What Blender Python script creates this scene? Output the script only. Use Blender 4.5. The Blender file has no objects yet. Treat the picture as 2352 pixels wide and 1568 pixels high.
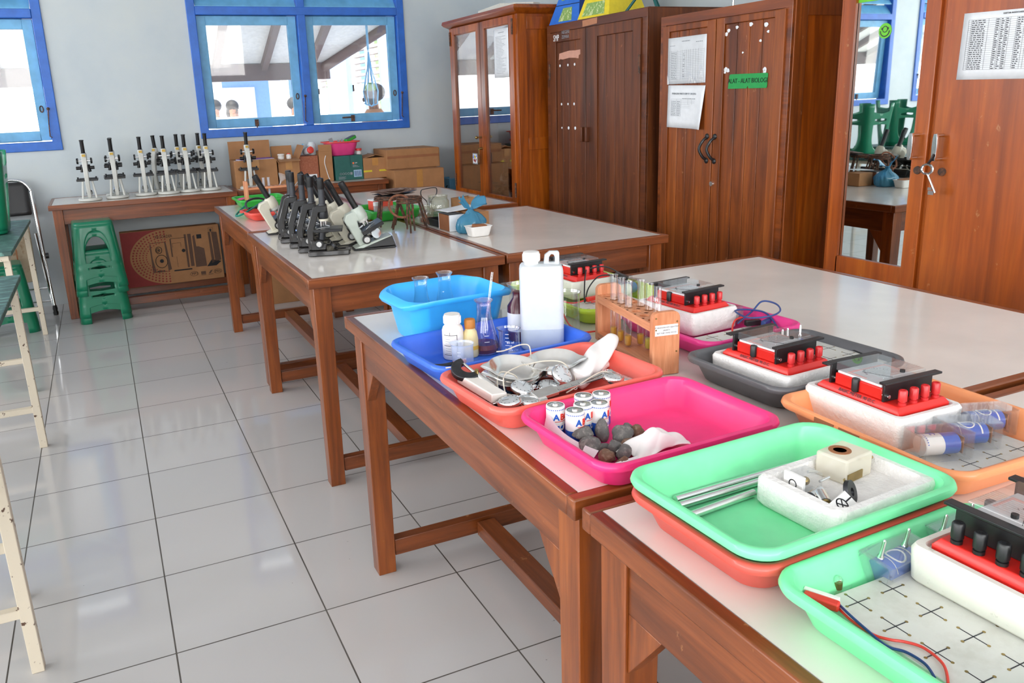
import bpy, bmesh, math, random
from mathutils import Matrix, Vector, noise
PI = math.pi
random.seed(7)
sc = bpy.context.scene
C = sc.collection

# ------------------------------------------------------------------ camera
cam_data = bpy.data.cameras.new('camera')
cam_data.sensor_width = 36.0
cam_data.lens = 36.0 * 1860.8 / 2352
cam_data.shift_x = 0.0396
cam_data.shift_y = -0.02705
cam_data.clip_start = 0.02
cam_data.clip_end = 200
cam = bpy.data.objects.new('camera', cam_data)
C.objects.link(cam)
cam.matrix_world = (Matrix.Translation((-0.002, -3.601, 1.372)) @ Matrix.Rotation(-0.41633, 4, 'Z')
                    @ Matrix.Rotation(1.31168, 4, 'X') @ Matrix.Rotation(-0.04026, 4, 'Z'))
sc.camera = cam

# ------------------------------------------------------------------ world, exposure
world = bpy.data.worlds.new('daylight')
sc.world = world
world.use_nodes = True
wn = world.node_tree
bg = wn.nodes['Background']
bg.inputs['Color'].default_value = (0.93, 0.97, 1.0, 1)
bg.inputs['Strength'].default_value = 4.0
sc.view_settings.view_transform = 'Standard'
sc.view_settings.look = 'None'
sc.view_settings.gamma = 1.0
sc.view_settings.use_curve_mapping = False
sc.view_settings.exposure = 0.08
sc.cycles.use_denoising = True
sc.cycles.max_bounces = 10
sc.cycles.diffuse_bounces = 5
sc.cycles.glossy_bounces = 5
sc.cycles.transmission_bounces = 8
sc.cycles.transparent_max_bounces = 40
sc.cycles.caustics_reflective = False
sc.cycles.caustics_refractive = False
sc.cycles.sample_clamp_indirect = 6.0

def daylight(name, loc, rot, sx, sy, power, color=(1.0, 0.975, 0.94)):
    d = bpy.data.lights.new(name, 'AREA')
    d.shape = 'RECTANGLE'; d.size = sx; d.size_y = sy
    d.energy = power; d.color = color
    o = bpy.data.objects.new(name, d); C.objects.link(o)
    o.location = loc; o.rotation_euler = rot
    return o
# sky light that falls through the real window openings of the left wall and of the wall behind the camera
for k, yy in enumerate((-5.6, -3.0, -0.4, 1.9)):
    daylight('window_daylight', (-4.86, yy, 1.95), (0, -PI/2, 0), 1.7, 1.9, 72)
for k, xx in enumerate((-3.2, -0.6, 1.9)):
    daylight('window_daylight', (xx, -7.16, 1.95), (PI/2, 0, 0), 1.9, 1.7, 72)
sun_d = bpy.data.lights.new('sun', 'SUN'); sun_d.energy = 9.0; sun_d.angle = 0.02; sun_d.color = (1, 0.96, 0.9)
sun = bpy.data.objects.new('sun', sun_d); C.objects.link(sun)
sun.rotation_euler = (.5, -.4, 0)

# ------------------------------------------------------------------ materials
def lin(c):
    if isinstance(c, str):
        c = [int(c[i:i+2], 16) for i in (0, 2, 4)]
    return tuple((v/255/12.92 if v/255 <= .04045 else ((v/255+.055)/1.055)**2.4) for v in c) + (1,)
MATS = {}
def newmat(name):
    m = bpy.data.materials.new(name); m.use_nodes = True
    MATS[name] = m
    nt = m.node_tree
    return m, nt, nt.nodes['Principled BSDF'], nt.nodes['Material Output']
def coords(nt, scale=(1, 1, 1), kind='Object', rot=(0, 0, 0)):
    tc = nt.nodes.new('ShaderNodeTexCoord'); mp = nt.nodes.new('ShaderNodeMapping')
    mp.inputs['Scale'].default_value = scale; mp.inputs['Rotation'].default_value = rot
    nt.links.new(tc.outputs[kind], mp.inputs['Vector'])
    return mp.outputs['Vector']
def ramp(nt, fac, stops):
    r = nt.nodes.new('ShaderNodeValToRGB'); e = r.color_ramp.elements
    while len(e) > 1: e.remove(e[-1])
    e[0].position = stops[0][0]; e[0].color = stops[0][1]
    for p, c in stops[1:]:
        k = e.new(p); k.color = c
    nt.links.new(fac, r.inputs['Fac'])
    return r.outputs['Color']
def tex_noise(nt, vec, scale, detail=4, rough=.55, dist=0):
    n = nt.nodes.new('ShaderNodeTexNoise')
    n.inputs['Scale'].default_value = scale; n.inputs['Detail'].default_value = detail
    n.inputs['Roughness'].default_value = rough; n.inputs['Distortion'].default_value = dist
    nt.links.new(vec, n.inputs['Vector'])
    return n.outputs['Fac']
def bump(nt, bsdf, height, strength, dist=.01):
    b = nt.nodes.new('ShaderNodeBump'); b.inputs['Strength'].default_value = strength; b.inputs['Distance'].default_value = dist
    nt.links.new(height, b.inputs['Height']); nt.links.new(b.outputs['Normal'], bsdf.inputs['Normal'])
def mixc(nt, fac, a, b):
    mx = nt.nodes.new('ShaderNodeMix'); mx.data_type = 'RGBA'
    for s, v in ((0, fac), (6, a), (7, b)):
        if hasattr(v, 'is_linked'): nt.links.new(v, mx.inputs[s])
        else: mx.inputs[s].default_value = v
    return mx.outputs[2]
def solid(name, c, rough=.5, metal=0, var=.06, scale=30, bmp=0, coat=0, spec=.5, sss=0):
    m, nt, b, out = newmat(name)
    c = lin(c)
    b.inputs['Roughness'].default_value = rough; b.inputs['Metallic'].default_value = metal
    b.inputs['Coat Weight'].default_value = coat; b.inputs['Specular IOR Level'].default_value = spec
    v = coords(nt); n = tex_noise(nt, v, scale)
    lo = tuple(x*(1-var) for x in c[:3]) + (1,); hi = tuple(min(1, x*(1+var)) for x in c[:3]) + (1,)
    nt.links.new(ramp(nt, n, [(.35, lo), (.65, hi)]), b.inputs['Base Color'])
    if bmp: bump(nt, b, tex_noise(nt, v, scale*4), bmp)
    if sss:
        b.inputs['Subsurface Weight'].default_value = sss; b.inputs['Subsurface Scale'].default_value = .02
    return m
def wood(name, dark, mid, light, axis='Z', rough=.3, scale=5, coat=.25, wear=0, wearc='c98f5c'):
    m, nt, b, out = newmat(name)
    k = {'X': (.07, 1, 1), 'Y': (1, .07, 1), 'Z': (1, 1, .07)}[axis]
    v = coords(nt, tuple(x*scale for x in k))
    n1 = tex_noise(nt, v, 3.2, 8, .62, 1.2); n2 = tex_noise(nt, v, 16, 3, .6)
    col = ramp(nt, n1, [(.3, lin(dark)), (.5, lin(mid)), (.72, lin(light))])
    col = mixc(nt, ramp(nt, n2, [(.42, (0, 0, 0, 1)), (.6, (.35, .35, .35, 1))]), col, lin(dark))
    if wear:
        w = tex_noise(nt, coords(nt, (1, 1, .6)), 26, 5, .7)
        col = mixc(nt, ramp(nt, w, [(.66, (0, 0, 0, 1)), (.72, (wear, wear, wear, 1))]), col, lin(wearc))
    nt.links.new(col, b.inputs['Base Color'])
    b.inputs['Roughness'].default_value = rough; b.inputs['Coat Weight'].default_value = coat; b.inputs['Coat Roughness'].default_value = .18
    bump(nt, b, n2, .12, .002)
    return m
def speckled(name, base, spot, lo=.6, hi=.66, scale=40, rough=.5, metal=0, stretch=(1, 1, 1), bmp=.15):
    m, nt, b, out = newmat(name)
    v = coords(nt, stretch); n = tex_noise(nt, v, scale, 6, .65)
    nt.links.new(ramp(nt, n, [(lo, lin(base)), (hi, lin(spot))]), b.inputs['Base Color'])
    b.inputs['Roughness'].default_value = rough; b.inputs['Metallic'].default_value = metal
    if bmp: bump(nt, b, n, bmp, .003)
    return m
def thin_glass(name, tint=(1, 1, 1), refl=.09, edge=.7, rough=.02, haze=0, hazec=(.9, .92, .95), power=2.4):
    """clear thin shell: see-through with mirror sheen that grows towards the rim; haze adds a milky film"""
    m, nt, b, out = newmat(name)
    nt.nodes.remove(b)
    tr = nt.nodes.new('ShaderNodeBsdfTransparent'); tr.inputs['Color'].default_value = tint + (1,)
    gl = nt.nodes.new('ShaderNodeBsdfGlossy'); gl.inputs['Roughness'].default_value = rough
    lw = nt.nodes.new('ShaderNodeLayerWeight'); lw.inputs['Blend'].default_value = .35
    mr = nt.nodes.new('ShaderNodeMapRange'); mr.inputs['To Min'].default_value = refl; mr.inputs['To Max'].default_value = edge
    pw = nt.nodes.new('ShaderNodeMath'); pw.operation = 'POWER'; pw.inputs[1].default_value = power
    nt.links.new(lw.outputs['Facing'], pw.inputs[0]); nt.links.new(pw.outputs[0], mr.inputs['Value'])
    mx = nt.nodes.new('ShaderNodeMixShader')
    nt.links.new(mr.outputs['Result'], mx.inputs['Fac']); nt.links.new(tr.outputs[0], mx.inputs[1]); nt.links.new(gl.outputs[0], mx.inputs[2])
    res = mx.outputs[0]
    if haze:
        df = nt.nodes.new('ShaderNodeBsdfDiffuse'); df.inputs['Color'].default_value = hazec + (1,)
        m2 = nt.nodes.new('ShaderNodeMixShader'); m2.inputs['Fac'].default_value = haze
        nt.links.new(res, m2.inputs[1]); nt.links.new(df.outputs[0], m2.inputs[2]); res = m2.outputs[0]
    nt.links.new(res, out.inputs['Surface'])
    return m

M = {}
# setting
def paint_wall():
    m, nt, b, out = newmat('wall_paint')
    v = coords(nt); n = tex_noise(nt, v, 1.6, 5, .6); f = tex_noise(nt, v, 60, 3)
    nt.links.new(ramp(nt, n, [(.3, lin('b9c4cb')), (.52, lin('c3ccd0')), (.7, lin('c9d0d0'))]), b.inputs['Base Color'])
    b.inputs['Roughness'].default_value = .55
    bump(nt, b, f, .08, .003)
    return m
M['wall'] = paint_wall()
def tiles():
    m, nt, b, out = newmat('ceramic_tile')
    v = coords(nt)
    br = nt.nodes.new('ShaderNodeTexBrick')
    br.offset = 0; br.squash = 1
    br.inputs['Scale'].default_value = 1
    br.inputs['Brick Width'].default_value = .4; br.inputs['Row Height'].default_value = .4
    br.inputs['Mortar Size'].default_value = .0022; br.inputs['Mortar Smooth'].default_value = .1
    br.inputs['Bias'].default_value = 0
    br.inputs['Color1'].default_value = lin('cac7c6'); br.inputs['Color2'].default_value = lin('c4c2c1')
    br.inputs['Mortar'].default_value = lin('4a453f')
    nt.links.new(v, br.inputs['Vector'])
    n = tex_noise(nt, v, 3, 4)
    col = mixc(nt, ramp(nt, n, [(.4, (0, 0, 0, 1)), (.75, (.18, .18, .18, 1))]), br.outputs['Color'], lin('c2bfb8'))
    dirt = tex_noise(nt, v, 42, 2, .4)
    col = mixc(nt, ramp(nt, dirt, [(.79, (0, 0, 0, 1)), (.8, (.5, .5, .5, 1))]), col, lin('57504a'))
    nt.links.new(col, b.inputs['Base Color'])
    b.inputs['Roughness'].default_value = .09
    mr = nt.nodes.new('ShaderNodeMapRange'); mr.inputs['To Min'].default_value = .07; mr.inputs['To Max'].default_value = .7
    nt.links.new(br.outputs['Fac'], mr.inputs['Value']); nt.links.new(mr.outputs['Result'], b.inputs['Roughness'])
    wv = tex_noise(nt, coords(nt), 2.2, 2)
    bump(nt, b, wv, .03, .02)
    return m
M['tile'] = tiles()
M['ceiling'] = solid('ceiling_paint', 'dedede', .8)
M['blue'] = solid('blue_enamel', '2a68c4', .4, var=.1, scale=14)
M['ltblue'] = solid('light_blue_enamel', '6fb0d8', .45, var=.12, scale=10)
M['pane'] = thin_glass('window_glass', refl=.05, edge=.5, haze=.04)
M['cabglass'] = thin_glass('cabinet_glass', tint=(.85, .85, .85), refl=.34, edge=.85, rough=.012)
M['mirror'] = solid('mirror_silver', 'dfe6e4', .015, 1, var=.02)
M['ground'] = solid('concrete_ground', 'cfcac2', .8)
M['outblue'] = solid('outside_blue_paint', '86aeee', .7)
M['outwhite'] = solid('outside_white_paint', 'f2f2f0', .7)
M['outdark'] = solid('outside_timber', '6d5a58', .7)
M['outlouver'] = solid('outside_louvre', '8d8484', .7)
# woods
M['tablewood'] = wood('table_wood', '56290f', '82431d', '9a542a', 'X', .32, 5, .3, .55)
M['tablewoodY'] = wood('table_wood_long', '56290f', '82431d', '9a542a', 'Y', .32, 5, .3, .55)
M['legwood'] = wood('leg_wood', '5c2c0e', '8c4719', 'a65b24', 'Z', .32, 5, .3, .5)
M['cab1'] = wood('cabinet_wood_orange', '632a06', 'a4500f', 'bd671a', 'Z', .3, 3, .15)
M['cab1x'] = wood('cabinet_wood_orange_rail', '5f2a08', '97490f', 'b05c18', 'X', .28, 3, .35)
M['cab2'] = wood('cabinet_wood_dark', '43200d', '6b3717', '834820', 'Z', .5, 3.5, .03, .6, 'a8623a')
M['cab2x'] = wood('cabinet_wood_dark_rail', '43200d', '663315', '78411d', 'X', .42, 3.5, .12, .5, 'a8623a')
M['cab3'] = wood('cabinet_wood_brown', '57280b', '8f4816', 'a5591f', 'Z', .4, 3.2, .08, .5, 'c08a60')
M['cab3x'] = wood('cabinet_wood_brown_rail', '52260b', '854115', '9a511c', 'X', .34, 3.2, .25)
M['cab4'] = wood('cabinet_wood_red', '75330c', 'a95012', 'bd641c', 'Z', .32, 2.2, .15, .35, 'd0a070')
M['cab4x'] = wood('cabinet_wood_red_rail', '75330c', 'a95012', 'bd641c', 'X', .26, 2.2, .4)
M['rackwood'] = wood('rack_wood', 'bd744a', 'd99066', 'e4a67e', 'Z', .5, 12, .05)
M['rackwoodX'] = wood('rack_wood_long', 'bd744a', 'd99066', 'e4a67e', 'X', .5, 12, .05)
M['laminate'] = solid('white_laminate', 'e6e0d9', .13, var=.05, scale=4)
M['greenwood'] = speckled('worn_green_board', '35544f', '7fb3a6', .5, .66, 14, .45, 0, (1, 6, 1))
M['cream'] = speckled('chipped_cream_iron', 'd9cdb8', '5a4030', .61, .64, 38, .5)
# plastics, metals, paper
def plastic(name, c, rough=.35): M[name] = solid(name, c, rough, var=.04, scale=20, coat=.1)
plastic('p_sky', '39b2fb'); plastic('p_blue', '3a6fe0'); plastic('p_salmon', 'f26b5e'); plastic('p_pink', 'f5347f')
plastic('p_mint', '7feeac'); plastic('p_red', 'd8594c'); plastic('p_orange', 'f8a06a'); plastic('p_grey', '5d5d60')
plastic('p_magenta', 'e83a8c'); plastic('p_lime', 'b9d63a'); plastic('p_green', '2fae3c'); plastic('p_redtray', 'e85346')
plastic('p_stool', '0f7a58', .3); plastic('p_black', '1a1a1c', .4); plastic('p_meter', 'd8241c', .35); plastic('p_knob', 'cf2a2c', .35)
plastic('p_white', 'f0efec', .4); plastic('p_cap', 'efe9e2', .45); plastic('p_teal', '1c7d6e', .4); plastic('p_basin', 'ef4a8e', .35)
plastic('p_rim', 'e8483f', .4); plastic('p_wirered', 'e2392c', .4); plastic('p_wireblue', '24407f', .4); plastic('p_orangecap', 'ef7a4a', .4)
M['hdpe'] = solid('milky_polythene', 'd3d9dd', .45, var=.02, sss=.15)
M['hdpe_low'] = solid('milky_polythene_filled', 'b9c2ca', .45, var=.02)
M['amber'] = solid('stained_polythene', 'e3cf9a', .45, var=.08, sss=.1)
M['ambercap'] = solid('stained_cap', 'b9752c', .5, var=.15)
M['amberline'] = solid('yellow_liquid_band', 'dfae3e', .4)
M['whitebottle'] = solid('white_bottle', 'efe8e0', .45, sss=.1)
M['chrome'] = solid('chrome', 'e8e8e8', .14, 1, var=.02)
M['steel'] = solid('brushed_steel', 'ecebe8', .2, 1, var=.03, scale=60)
M['darksteel'] = solid('dark_steel', '3c3d40', .4, .7, var=.2, scale=60)
M['iron'] = speckled('rusty_iron', '4a3a33', '7c523c', .45, .6, 60, .7, .3)
M['rust'] = speckled('rust_brown', '7c4c36', '96654c', .45, .6, 70, .75, .1)
M['gauze'] = speckled('rusty_gauze', '6d5145', 'b9aca2', .55, .7, 45, .8, .2)
M['styro'] = solid('foam_block', 'ece9e6', .8, var=.05, scale=50, bmp=.35)
M['styroold'] = speckled('weathered_foam_block', 'dedcd2', 'b7b4a6', .62, .72, 60, .85, 0, (1, 1, 1), .3)
M['card'] = solid('cardboard', 'a9794f', .75, var=.07, scale=12)
M['carddark'] = solid('cardboard_brown', '98623f', .75, var=.08, scale=12)
M['cardred'] = speckled('cardboard_red', '9c5a40', 'ab6b50', .5, .6, 80, .75)
M['cardgreen'] = solid('printed_green_card', '1f5d56', .5)
M['tape'] = solid('packing_tape', 'bd8748', .3)
M['yellow'] = solid('yellow_strip', 'd8c631', .5)
M['paper'] = solid('white_paper', 'e9ecef', .7, var=.03)
M['ink'] = solid('ink', '3b3c40', .7)
M['inklight'] = solid('ink_grey', '8f949a', .7)
M['inkblack'] = solid('ink_black', '15151a', .7)
M['printred'] = solid('print_red', '8e2f2c', .7)
M['printbrown'] = solid('print_brown', '5c4132', .7)
M['pinkprint'] = solid('print_red_small', 'd9a9a4', .7)
M['board'] = speckled('white_peg_board', 'd6d6d0', 'c9c8c0', .5, .7, 20, .45, 0, (1, 1, 1), .02)
M['knobface'] = solid('knob_face', 'b9b9b7', .5, 1, var=.15, scale=200)
M['brass'] = solid('old_brass', 'a08a58', .35, .9, var=.2)
M['sign'] = solid('sign_green', '1f9a4a', .45)
M['putty'] = solid('cream_enamel', 'cfcab8', .35, var=.04)
M['greyenamel'] = solid('grey_green_enamel', 'b9c2b8', .35, var=.04)
M['whiteenamel'] = solid('white_enamel', 'cfd0ca', .35, var=.04)
M['blackenamel'] = solid('black_enamel', '1d1a19', .22, var=.1, coat=.5)
M['tubeblack'] = solid('black_tube', '141416', .3, var=.1)
M['tubegrey'] = solid('anthracite_tube', '34363c', .3, var=.05)
M['gold'] = solid('gold_label', 'b8963f', .4, .3)
M['bagblue'] = thin_glass('thin_blue_bag', tint=(.35, .65, .85), refl=.07, edge=.4, rough=.16, haze=.5, hazec=(.09, .36, .56), power=1.2)
M['baggreen'] = solid('green_wrapped', '2d6e3a', .4, var=.2, scale=8)
M['rock'] = speckled('grey_rock', '6d6a67', '9b9690', .5, .7, 120, .9, 0, (1, 1, 1), .5)
M['rockdark'] = speckled('dark_rock', '676563', '928c86', .5, .7, 120, .9, 0, (1, 1, 1), .5)
M['rockbrown'] = speckled('brown_rock', '7a5c4a', '9b8473', .5, .7, 120, .9, 0, (1, 1, 1), .5)
M['cloth'] = solid('white_cloth', 'f0eeec', .85, var=.02)
M['string'] = solid('cotton_string', 'd9cfc0', .9)
M['skin'] = solid('skin', '8a5b42', .6)
M['hair'] = solid('hair_black', '1a1614', .6)
M['shirt'] = solid('shirt_white', 'e8e6e2', .8)
M['shirtbrown'] = solid('shirt_brown', 'a5754f', .8)
M['trouser'] = solid('trousers_dark', '3a3f55', .8)
M['labg'] = thin_glass('laboratory_glass', tint=(.975, .985, .985), refl=.07, edge=.95, power=1.3)
M['acryl'] = thin_glass('clear_acrylic', tint=(.98, .985, .985), refl=.05, edge=.7, haze=.025, power=1.8)
M['acrylold'] = thin_glass('yellowed_acrylic', tint=(.93, .9, .8), refl=.06, edge=.4, haze=.5, hazec=(.88, .84, .74))
M['jarglass'] = thin_glass('dusty_jar_glass', tint=(.86, .88, .8), refl=.1, edge=.8, haze=.12, hazec=(.75, .76, .66))
M['milkglass'] = thin_glass('wet_beaker_glass', tint=(.9, .95, 1), refl=.06, edge=.6, haze=.3, hazec=(.85, .9, 1))
M['pinkglass'] = thin_glass('pink_stained_glass', tint=(1, .88, .95), refl=.08, edge=.9, power=1.3)
M['plasticbag'] = thin_glass('clear_plastic_bag', tint=(.92, .93, .93), refl=.1, edge=.6, haze=.15)
M['liq_red'] = solid('red_brown_liquid', '5e1508', .1)
M['liq_amber'] = solid('amber_liquid', 'd79a36', .15)
M['liq_yellow'] = solid('yellow_liquid', 'cdb94c', .15)
M['darkred'] = solid('dark_red_bottle', '4a1020', .2)
M['hose_teal'] = solid('teal_hose', '0f7f6c', .4)
M['pyrblue'] = solid('blue_card', '2c6fd0', .5)
M['pyrdark'] = solid('dark_blue_card', '163f9a', .5)
M['pyryellow'] = solid('yellow_card', 'e6cf2c', .5)
M['picgreen'] = speckled('green_picture', '86a85a', 'cfd9a0', .5, .6, 60, .6)
M['leaf'] = speckled('foliage_outside', '5f9a4e', 'a6d08a', .45, .65, 9, .8)

# ------------------------------------------------------------------ mesh helpers
class MB:
    """collects shapes into one mesh; self.m is the transform applied to what is added, self.k the material slot"""
    def __init__(self): self.v = []; self.f = []; self.fm = []; self.m = Matrix(); self.k = 0
    def add(self, vs, fs):
        n = len(self.v)
        self.v += [tuple(self.m @ Vector(p)) for p in vs]
        self.f += [tuple(n+i for i in f) for f in fs]; self.fm += [self.k]*len(fs)
        return self
    def box(self, x0, y0, z0, x1, y1, z1):
        return self.add([(x0,y0,z0),(x1,y0,z0),(x1,y1,z0),(x0,y1,z0),(x0,y0,z1),(x1,y0,z1),(x1,y1,z1),(x0,y1,z1)],
                        [(3,2,1,0),(4,5,6,7),(0,1,5,4),(1,2,6,5),(2,3,7,6),(3,0,4,7)])
    def cbox(self, c, s):
        return self.box(c[0]-s[0]/2, c[1]-s[1]/2, c[2]-s[2]/2, c[0]+s[0]/2, c[1]+s[1]/2, c[2]+s[2]/2)
    def loft(self, loops, cap0=True, cap1=True, closed=True):
        n = len(loops[0]); vs = [p for l in loops for p in l]; fs = []
        for i in range(len(loops)-1):
            for j in range(n if closed else n-1):
                a = i*n+j; b = i*n+(j+1) % n
                fs.append((a, b, b+n, a+n))
        if cap0: fs.append(tuple(range(n-1, -1, -1)))
        if cap1: fs.append(tuple(range((len(loops)-1)*n, len(loops)*n)))
        return self.add(vs, fs)
    def lathe(self, prof, n=24, c=(0, 0, 0), cap0=True, cap1=True):
        loops = [[(c[0]+r*math.cos(2*PI*j/n), c[1]+r*math.sin(2*PI*j/n), c[2]+z) for j in range(n)] for r, z in prof]
        return self.loft(loops, cap0 and prof[0][0] > 1e-6, cap1 and prof[-1][0] > 1e-6)
    def rod(self, p0, p1, r, r1=None, n=14):
        p0 = Vector(p0); p1 = Vector(p1); d = p1-p0
        q = d.to_track_quat('Z', 'Y').to_matrix()
        r1 = r if r1 is None else r1
        lp = lambda p, rr: [tuple(p + q @ Vector((rr*math.cos(2*PI*j/n), rr*math.sin(2*PI*j/n), 0))) for j in range(n)]
        return self.loft([lp(p0, r), lp(p1, r1)])
    def tube(self, pts, r, n=8, closed=False, flat=1):
        P = [Vector(p) for p in pts]; L = []
        m = len(P); up = None
        for i in range(m):
            if closed: t = P[(i+1) % m]-P[i-1]
            else: t = P[min(i+1, m-1)]-P[max(i-1, 0)]
            t.normalize()
            if up is None:
                up = Vector((0, 0, 1)) if abs(t.z) < .9 else Vector((1, 0, 0))
            s = t.cross(up)
            if s.length < 1e-5: s = t.orthogonal()
            s.normalize(); up = s.cross(t)
            L.append([tuple(P[i] + r*(math.cos(2*PI*j/n)*s + flat*math.sin(2*PI*j/n)*up)) for j in range(n)])
        if closed:
            L.append(L[0]); return self.loft(L, False, False)
        return self.loft(L)
    def prism(self, poly, a, b, ax='Y'):
        """polygon in the two other axes, extruded from a to b along ax"""
        f = {'Y': lambda p, t: (p[0], t, p[1]), 'Z': lambda p, t: (p[0], p[1], t), 'X': lambda p, t: (t, p[0], p[1])}[ax]
        return self.loft([[f(p, a) for p in poly], [f(p, b) for p in poly]])
    def ball(self, c, r, n=12, s=(1, 1, 1)):
        pr = [(math.sin(PI*i/n), -math.cos(PI*i/n)) for i in range(n+1)]
        loops = [[(c[0]+r*s[0]*a*math.cos(2*PI*j/(2*n)), c[1]+r*s[1]*a*math.sin(2*PI*j/(2*n)), c[2]+r*s[2]*z) for j in range(2*n)] for a, z in pr]
        return self.loft(loops, False, False)
    def grid(self, fn, nu, nv):
        vs = [fn(i/nu, j/nv) for i in range(nu+1) for j in range(nv+1)]
        fs = [(i*(nv+1)+j, (i+1)*(nv+1)+j, (i+1)*(nv+1)+j+1, i*(nv+1)+j+1) for i in range(nu) for j in range(nv)]
        return self.add(vs, fs)
def rr(w, d, z, r, n=6, cx=0, cy=0):
    """rounded rectangle loop"""
    r = min(r, w/2-1e-4, d/2-1e-4); L = []
    for k, (sx, sy) in enumerate(((1, 1), (-1, 1), (-1, -1), (1, -1))):
        for i in range(n+1):
            a = k*PI/2 + i*PI/2/n
            L.append((cx+sx*(w/2-r)+r*math.cos(a), cy+sy*(d/2-r)+r*math.sin(a), z))
    return L
def spline(pts, n=8, closed=False):
    P = [Vector(p) for p in pts]; out = []; m = len(P)
    for i in range(m if closed else m-1):
        g = lambda k: P[k % m] if closed else P[max(0, min(m-1, k))]
        a, b, c, d = g(i-1), g(i), g(i+1), g(i+2)
        for j in range(n):
            t = j/n
            out.append(.5*((2*b)+(c-a)*t+(2*a-5*b+4*c-d)*t*t+(3*b-a-3*c+d)*t**3))
    if not closed: out.append(P[-1])
    return out
def link_mesh(name, me, mats, parent=None, loc=None, rot=None, mw=None):
    o = bpy.data.objects.new(name, me); C.objects.link(o)
    for x in (mats if isinstance(mats, (list, tuple)) else [mats]): me.materials.append(M[x] if isinstance(x, str) else x)
    if parent: o.parent = parent
    if mw is not None: o.matrix_basis = mw
    if loc is not None: o.location = loc
    if rot is not None: o.rotation_euler = rot
    return o
def obj(name, mb, mats, parent=None, loc=None, rot=None, mw=None, bev=0, smooth=True, seg=2, ang=38, sub=0):
    me = bpy.data.meshes.new(name)
    me.from_pydata(mb.v, [], mb.f)
    for p, k in zip(me.polygons, mb.fm): p.material_index = k
    b = bmesh.new(); b.from_mesh(me)
    bmesh.ops.remove_doubles(b, verts=b.verts, dist=1e-6)
    bmesh.ops.recalc_face_normals(b, faces=b.faces)
    b.to_mesh(me); b.free()
    if smooth:
        me.polygons.foreach_set('use_smooth', [True]*len(me.polygons))
        me.set_sharp_from_angle(angle=math.radians(ang))
    o = link_mesh(name, me, mats, parent, loc, rot, mw)
    if bev:
        m = o.modifiers.new('edge', 'BEVEL'); m.width = bev; m.segments = seg; m.limit_method = 'ANGLE'; m.angle_limit = math.radians(50); m.harden_normals = False
    if sub:
        m = o.modifiers.new('smooth', 'SUBSURF'); m.levels = sub; m.render_levels = sub
    return o
def tag(o, label=None, cat=None, group=None, kind=None):
    if label: o['label'] = label
    if cat: o['category'] = cat
    if group: o['group'] = group
    if kind: o['kind'] = kind
    return o
def thing(name, label, cat, loc=(0, 0, 0), rz=0, group=None, rot=None):
    o = bpy.data.objects.new(name, None); C.objects.link(o)
    o.empty_display_size = .05
    o.location = loc; o.rotation_euler = rot if rot else (0, 0, rz)
    return tag(o, label, cat, group)
def struct(name, mb, mats, parent=None, **k):
    o = obj(name, mb, mats, parent, **k)
    if not parent: o['kind'] = 'structure'
    return o
def dup(root, loc=None, rz=None, label=None, group=None, rot=None, parent=None):
    r = root.copy(); C.objects.link(r)
    if parent: r.parent = parent
    if loc is not None: r.location = loc
    if rz is not None: r.rotation_euler = (0, 0, rz)
    if rot is not None: r.rotation_euler = rot
    if label: r['label'] = label
    if group: r['group'] = group
    for ch in list(root.children): dup(ch, parent=r)
    return r
def text(name, body, size, mats, parent=None, mw=None, loc=None, rot=None, ext=.0004, align='LEFT', sx=1.0, bold=0):
    cu = bpy.data.curves.new(name, 'FONT'); cu.body = body; cu.size = size; cu.extrude = ext; cu.align_x = align; cu.align_y = 'CENTER'
    cu.resolution_u = 2; cu.offset = bold
    t = bpy.data.objects.new(name, cu)
    C.objects.link(t)
    dg = bpy.context.evaluated_depsgraph_get(); dg.update()
    me = bpy.data.meshes.new_from_object(t.evaluated_get(dg))
    bpy.data.objects.remove(t); bpy.data.curves.remove(cu)
    if sx != 1:
        for v in me.vertices: v.co.x *= sx
    me.name = name; me.materials.clear()
    return link_mesh(name, me, mats, parent, loc, rot, mw)
def faceM(origin, face):
    """frame on an upright face: local x to the viewer's right, y up, z out of the face. face '-X' or '-Y' or '+Z'"""
    R = {'-X': Matrix(((0, 0, -1), (-1, 0, 0), (0, 1, 0))), '-Y': Matrix(((1, 0, 0), (0, 0, -1), (0, 1, 0))), '+Z': Matrix.Identity(3)}[face]
    return Matrix.Translation(origin) @ R.to_4x4()

# ------------------------------------------------------------------ setting: room shell
YB, XR, XL, YF, ZC = 3.07, 3.38, -4.9, -7.2, 3.25
struct('floor', MB().box(XL, YF, -.1, XR, YB, 0), 'tile', smooth=False)
struct('ceiling', MB().box(XL-.15, YF-.15, ZC, XR+.15, YB+.15, ZC+.12), 'ceiling', smooth=False)
def wall(name, a0, a1, holes, t0, t1, along):
    """upright wall with rectangular openings (lo, hi, sill, head) along one axis"""
    mb = MB(); cur = a0
    def bx(l, h, z0, z1):
        if along == 'X': mb.box(l, t0, z0, h, t1, z1)
        else: mb.box(t0, l, z0, t1, h, z1)
    for l, h, s, tp in holes:
        bx(cur, l, 0, ZC); bx(l, h, 0, s); bx(l, h, tp, ZC); cur = h
    bx(cur, a1, 0, ZC)
    return struct(name, mb, 'wall', smooth=False)
wall('wall_back', XL-.15, XR+.15, [(-4.72, -3.0, 1.15, 2.75), (-2.62, -.23, 1.13, 2.73), (.735, 2.44, 1.155, 2.755)], YB, YB+.15, 'X')
wall('wall_right', YF, YB, [], XR, XR+.15, 'Y')
wall('wall_left', YF, YB, [(y-.85, y+.85, 1.1, 2.8) for y in (-5.6, -3.0, -.4, 1.9)], XL-.15, XL, 'Y')
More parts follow.
